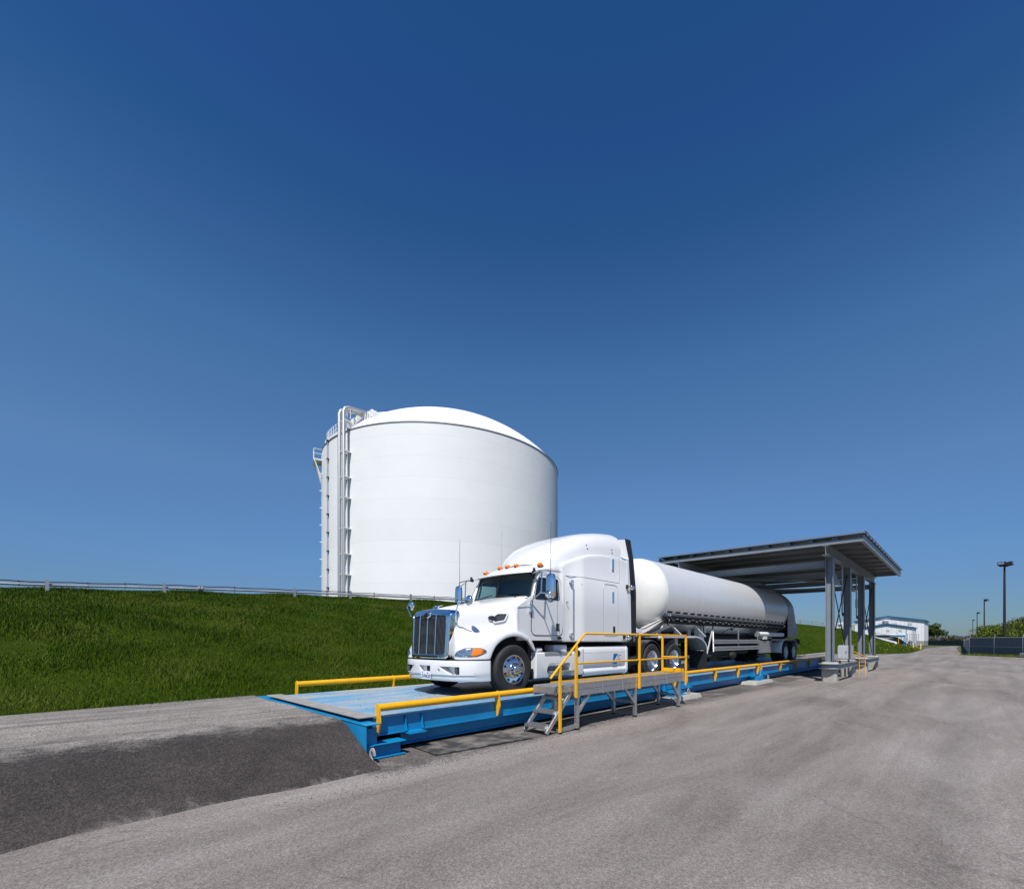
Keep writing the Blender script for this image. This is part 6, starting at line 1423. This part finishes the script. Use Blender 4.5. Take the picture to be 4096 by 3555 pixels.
# ------------------------------------------------------------------ fences and lamp posts on the right
F0 = Vector((72.9, -.09, 0)); FD = Vector((-6.35, -3.8, 0)).normalized()
fn = thing('mesh_fence', 'grey screened chain-link fence on pale posts beside the yard at right', 'fence', (66, -4, 0))
FL = 52; mb = MB(); FN = -Vector((0, 0, 1)).cross(FD)
a = F0; b_ = F0+FD*FL
mb.hexa([a-FN*.01+Vector((0, 0, .12)), b_-FN*.01+Vector((0, 0, .12)), b_+FN*.01+Vector((0, 0, .12)), a+FN*.01+Vector((0, 0, .12)), a-FN*.01+Vector((0, 0, 1.96)), b_-FN*.01+Vector((0, 0, 1.96)), b_+FN*.01+Vector((0, 0, 1.96)), a+FN*.01+Vector((0, 0, 1.96))]); mb.build('screen', mFab, fn)
mb = MB()
for z in (1.0, 2.0): mb.tube([a+FN*.05+Vector((0, 0, z)), b_+FN*.05+Vector((0, 0, z))], .035, 6)
mb.build('rail', mGalv, fn)
for k in range(int(FL/3.85)+1):
    p = F0+FD*(k*3.85)+FN*.055; mb = MB(); mb.cyl(p, p+Vector((0, 0, 2.05)), .05, n=10); mb.tube([p+Vector((0, 0, 2.02)), p-FN*.1+Vector((0, 0, 2.35))], .025, 6); mb.build('post', mGalv, fn)
fr2 = thing('return_fence', 'dark side of the screened fence running away along the road', 'fence', (110, .5, 0))
e_ = Vector((205, 1.4, 0)); s0 = F0+Vector((.02, .03, 0)); mb = MB(); dd = (e_-s0).normalized(); nn = Vector((0, 0, 1)).cross(dd)*.012
mb.hexa([s0-nn, e_-nn, e_+nn, s0+nn]+[p+Vector((0, 0, 1.98)) for p in (s0-nn, e_-nn, e_+nn, s0+nn)]); mb.build('screen', mFab, fr2)
for k in range(22):
    p = s0+dd*(k*6+.1)+nn*6; mb = MB(); mb.cyl(p, p+Vector((0, 0, 2.05)), .05, n=8); mb.build('post', mGalv, fr2)
f3 = thing('far_fence', 'dark green screened fence across the far end of the road', 'fence', (200, 6, 0))
mb = MB(); mb.hexa([(205, 1.2, 0), (222, 14, 0), (222.1, 13.95, 0), (205.1, 1.15, 0), (205, 1.2, 1.75), (222, 14, 1.75), (222.1, 13.95, 1.75), (205.1, 1.15, 1.75)]); mb.build('screen', mGreenF, f3)
for k in range(6):
    p = Vector((204.9+k*3.3, 1.25+k*2.49, 0)); mb = MB(); mb.cyl(p, p+Vector((0, 0, 1.9)), .07, n=8); mb.build('post', mDark, f3)
mb = MB(); p0 = F0+FD*8.2+FN*.25; 
for k in range(5):
    p = p0+FD*k*.95; mb.hexa([p, p+FD*.9, p+FD*.9+FN*.5, p+FN*.5]+[q+Vector((0, 0, .42)) for q in (p, p+FD*.9, p+FD*.9+FN*.45, p+FN*.45)])
tag(mb.build('concrete_barrier', mConc, bevel=.05), 'low weathered concrete blocks lying at the foot of the mesh fence', 'barrier')
# grass strip at the foot of the fence
mb = MB(); a = F0-FD*.5-FN*.3; q = F0+FD*FL
mb.grid([[F0-FN*.4+Vector((-.2, .3, .006)), q-FN*.4+Vector((0, 0, .006))], [F0+FN*.7+Vector((-.1, .3, .03)), q+FN*.7+Vector((0, 0, .03))], [F0+FN*1.15+Vector((-.1, .2, .006)), q+FN*1.2+Vector((0, 0, .006))]])
tag(mb.build('verge', mTurf), kind='structure')
n_ = 9000; tt = rng.uniform(0, 30, n_); oo = np.abs(rng.normal(0, .42, n_))
P = np.array([list(F0+FD*float(a)+FN*float(b_+.02)) for a, b_ in zip(tt, oo)], np.float32)
tag(blades_mesh('verge_weeds', P, np.clip(rng.normal(.16, .09, n_), .04, .45), np.full(n_, .05), [mLeafY], .8), kind='stuff')
def lamp(px, d, heads, lab):
    r_ = (px-2202.07)/1830.93*d; x = r_*math.sin(VIEW)+d*math.cos(VIEW); y = d*math.sin(VIEW)-r_*math.cos(VIEW)
    L = thing('lamp_post', lab, 'lamp post', (x, y, 0), 'dark lamp posts along the road')
    mb = MB(); mb.cyl((x, y, 0), (x, y, 11.6), .17, .11, n=12); mb.build('pole', mBlack, L, smooth=True, angle=50)
    for (dx, dy) in heads:
        v = Vector((dx, dy, 0)); n2 = Vector((-dy, dx, 0)); c_ = Vector((x, y, 11.95))+v*.48
        mb = MB(); w_ = .42; mb.hexa([c_-v*.36-n2*w_-Vector((0, 0, .26)), c_+v*.36-n2*w_-Vector((0, 0, .10)), c_+v*.36+n2*w_-Vector((0, 0, .10)), c_-v*.36+n2*w_-Vector((0, 0, .26)), c_-v*.36-n2*w_+Vector((0, 0, .26)), c_+v*.34-n2*w_+Vector((0, 0, .36)), c_+v*.34+n2*w_+Vector((0, 0, .36)), c_-v*.36+n2*w_+Vector((0, 0, .26))]); h_ = mb.build('lamp_head', mBlack, L, bevel=.04)
        mb = MB(); f0 = c_+v*.366; mb.hexa([f0-n2*.34+Vector((0, 0, -.02)), f0-n2*.34+v*.012+Vector((0, 0, -.02)), f0+n2*.34+v*.012+Vector((0, 0, -.02)), f0+n2*.34+Vector((0, 0, -.02)), f0-n2*.34-v*.015+Vector((0, 0, .29)), f0-n2*.34-v*.003+Vector((0, 0, .29)), f0+n2*.34-v*.003+Vector((0, 0, .29)), f0+n2*.34-v*.015+Vector((0, 0, .29))]); mb.build('lens', mClear, h_)
        mb = MB(); mb.bar((x, y, 11.5), c_-v*.3-Vector((0, 0, .15)), .10, .10); mb.build('arm', mBlack, L)
lamp(4018, 62, [(-.25, -.97), (-.9, .45)], 'tall dark floodlight post with two heads nearest the camera, behind the mesh fence')
lamp(3937, 117, [(-.6, -.8)], 'dark lamp post second nearest along the road, smaller than the nearest')
lamp(3908.5, 170, [(-.6, -.8)], 'dark lamp post third along the road, between the second and the farthest')
lamp(3891, 228, [(-.6, -.8)], 'farthest and smallest dark lamp post at the end of the road')

# ------------------------------------------------------------------ trees and brush
def crown_mesh(c, rx, ry, rz, n_, size, clumps=14, seed=0):
    g = np.random.default_rng(seed); cs = g.normal(0, 1, (clumps, 3)); cs /= np.linalg.norm(cs, axis=1)[:, None]; cs *= g.uniform(.25, .95, (clumps, 1)); cs[:, 2] = np.abs(cs[:, 2])*.9-.15
    rad = g.uniform(.22, .46, clumps); k = g.integers(0, clumps, n_); q = g.normal(0, 1, (n_, 3)); q /= np.linalg.norm(q, axis=1)[:, None]
    p = cs[k]+q*(rad[k]*g.uniform(.35, 1.05, n_)**.6)[:, None]
    p = p*np.array([rx, ry, rz])+np.array(c)
    a = g.normal(0, 1, (n_, 3)); a /= np.linalg.norm(a, axis=1)[:, None]; b_ = np.cross(a, g.normal(0, 1, (n_, 3))); b_ /= np.linalg.norm(b_, axis=1)[:, None]
    s = size*g.uniform(.6, 1.4, (n_, 1)); V = np.stack([p-a*s, p+b_*s*.55, p+a*s, p-b_*s*.55], 1).astype(np.float32)
    return V
def leaves(name, V, mat, parent):
    n_ = len(V); V = V-np.array(ORG[parent.name]) ; me = bpy.data.meshes.new(name); me.vertices.add(n_*4); me.vertices.foreach_set('co', V.astype(np.float32).ravel())
    me.loops.add(n_*4); me.loops.foreach_set('vertex_index', np.arange(n_*4, dtype=np.int32)); me.polygons.add(n_); me.polygons.foreach_set('loop_start', np.arange(0, n_*4, 4, dtype=np.int32))
    me.materials.append(mat); me.update(); me.validate(); o = bpy.data.objects.new(name, me); COL.objects.link(o); o.parent = parent; ORG[o.name] = ORG[parent.name]; return o
def tree(px, d, h, wd, mat, label, grp, seed, leaf=.3, n_=2600, cat='tree', name='tree', z0=0, trunk=.35):
    r_ = (px-2202.07)/1830.93*d; x = r_*math.sin(VIEW)+d*math.cos(VIEW); y = d*math.sin(VIEW)-r_*math.cos(VIEW)
    T = thing(name, label, cat, (x, y, z0), grp); g = random.Random(seed); mb = MB()
    mb.tube([(x, y, z0), (x+.1, y, z0+h*trunk), (x+.2*g.uniform(-1, 1), y, z0+h*.8)], [h*.028, h*.02, h*.006], 7)
    for k in range(9):
        a = g.uniform(0, 6.28); zz_ = z0+h*g.uniform(trunk*.6, .7); l_ = wd*g.uniform(.5, .9)
        mb.tube([(x, y, zz_), (x+l_*.5*math.cos(a), y+l_*.5*math.sin(a), zz_+h*.12), (x+l_*math.cos(a), y+l_*math.sin(a), zz_+h*.24)], [h*.012, h*.008, h*.003], 5)
    mb.build('trunk', mBark, T, smooth=True)
    leaves('crown', crown_mesh((x, y, z0+h*(trunk+1)/2*.98), wd, wd, h*(1-trunk)*.55, n_, leaf, 18, seed), mat, T)
tree(3735, 205, 9.6, 5.2, mLeafG, 'broad green tree just right of the large white shed', 'trees', 3, .38, 2600, trunk=.2)
tree(3700, 235, 9.5, 6, mLeafG, 'green tree partly hidden behind the right corner of the large shed', 'trees', 4, .4, 1600, trunk=.2)
tree(3428, 160, 6.0, 2.5, mLeafG, 'small green tree left of the large shed behind the canopy column', 'trees', 5, .3, 900, trunk=.2)
# yellow-green thicket on the rise behind the fence: mound plus shrubs one by one
mb = MB(); rws = []
for i in range(25):
    t = i/24; x = lerp(60, 190, t); row = []
    for j in range(13):
        u = j/12; yy_ = lerp(-8, -70, u)+(x-60)*.055; row.append((x+u*14, yy_, 7.2*math.sin(min(1, u*1.25)*math.pi/2)*(1-.25*t)*(.9+.1*math.sin(i*1.7+j))-.1))
    rws.append(row)
mb.grid(rws); tag(mb.build('wooded_rise', M('brown_undergrowth', (.065, .055, .03), .95, col2=(.08, .09, .025), scale=.3, bump=.6, bscale=2), smooth=True, angle=180), kind='structure')
SH = []
g = random.Random(11)
kinds = [(mLeafY, 'bright yellow-green bush'), (mLeafG, 'dull green bush'), (mLeafB, 'brown leafless brush')]
for i in range(52):
    px = g.uniform(3925, 4300); d = g.uniform(72, 140)
    SH.append((px, d))
for i, (px, d) in enumerate(sorted(SH, key=lambda q: -q[1])):
    r_ = (px-2202.07)/1830.93*d; x = r_*math.sin(VIEW)+d*math.cos(VIEW); y = d*math.sin(VIEW)-r_*math.cos(VIEW)
    k = 0 if g.random() < .68 else (1 if g.random() < .6 else 2)
    yb0 = -8+(x-60)*.055; u = max(0, min(1, (yb0-y)/62)); zg = max(0, 7.2*math.sin(min(1, u*1.25)*math.pi/2)*(1-.25*min(1, max(0, (x-60)/130)))-.6)
    frac = min(1, max(0, (px-3925)/170)); h = (3.2+2.8*g.random())*(.60+.62*frac)
    tree(px, d, h, h*.66, kinds[k][0], kinds[k][1]+' in the thicket on the rise behind the mesh fence', 'bushes on the rise behind the fence, '+kinds[k][1].split()[0], 40+i, .15 if d > 95 else .12, 3600, 'bush', 'bush', zg, .12)
# low brown hedge beyond the far fence
n_ = 30000; g2 = np.random.default_rng(5); tt = g2.uniform(0, 1, n_)
Pc = np.stack([lerp(214, 262, tt), lerp(-6, 44, tt)+g2.normal(0, 1.5, n_), np.clip(np.abs(g2.normal(0, 1., n_))*1.5+.2, .1, 3.1)+.35*np.sin(tt*37)+.25*np.sin(tt*91)], 1)
hg = thing('hedge', 'low brown brush beyond the far end of the road', 'hedge', (235, 15, 0)); hg['kind'] = 'stuff'
a = g2.normal(0, 1, (n_, 3)); a /= np.linalg.norm(a, axis=1)[:, None]; b_ = np.cross(a, g2.normal(0, 1, (n_, 3))); b_ /= np.linalg.norm(b_, axis=1)[:, None]; s_ = .20*g2.uniform(.5, 1.4, (n_, 1))
leaves('foliage', np.stack([Pc-a*s_, Pc+b_*s_*.6, Pc+a*s_, Pc-b_*s_*.6], 1), mLeafB, hg)
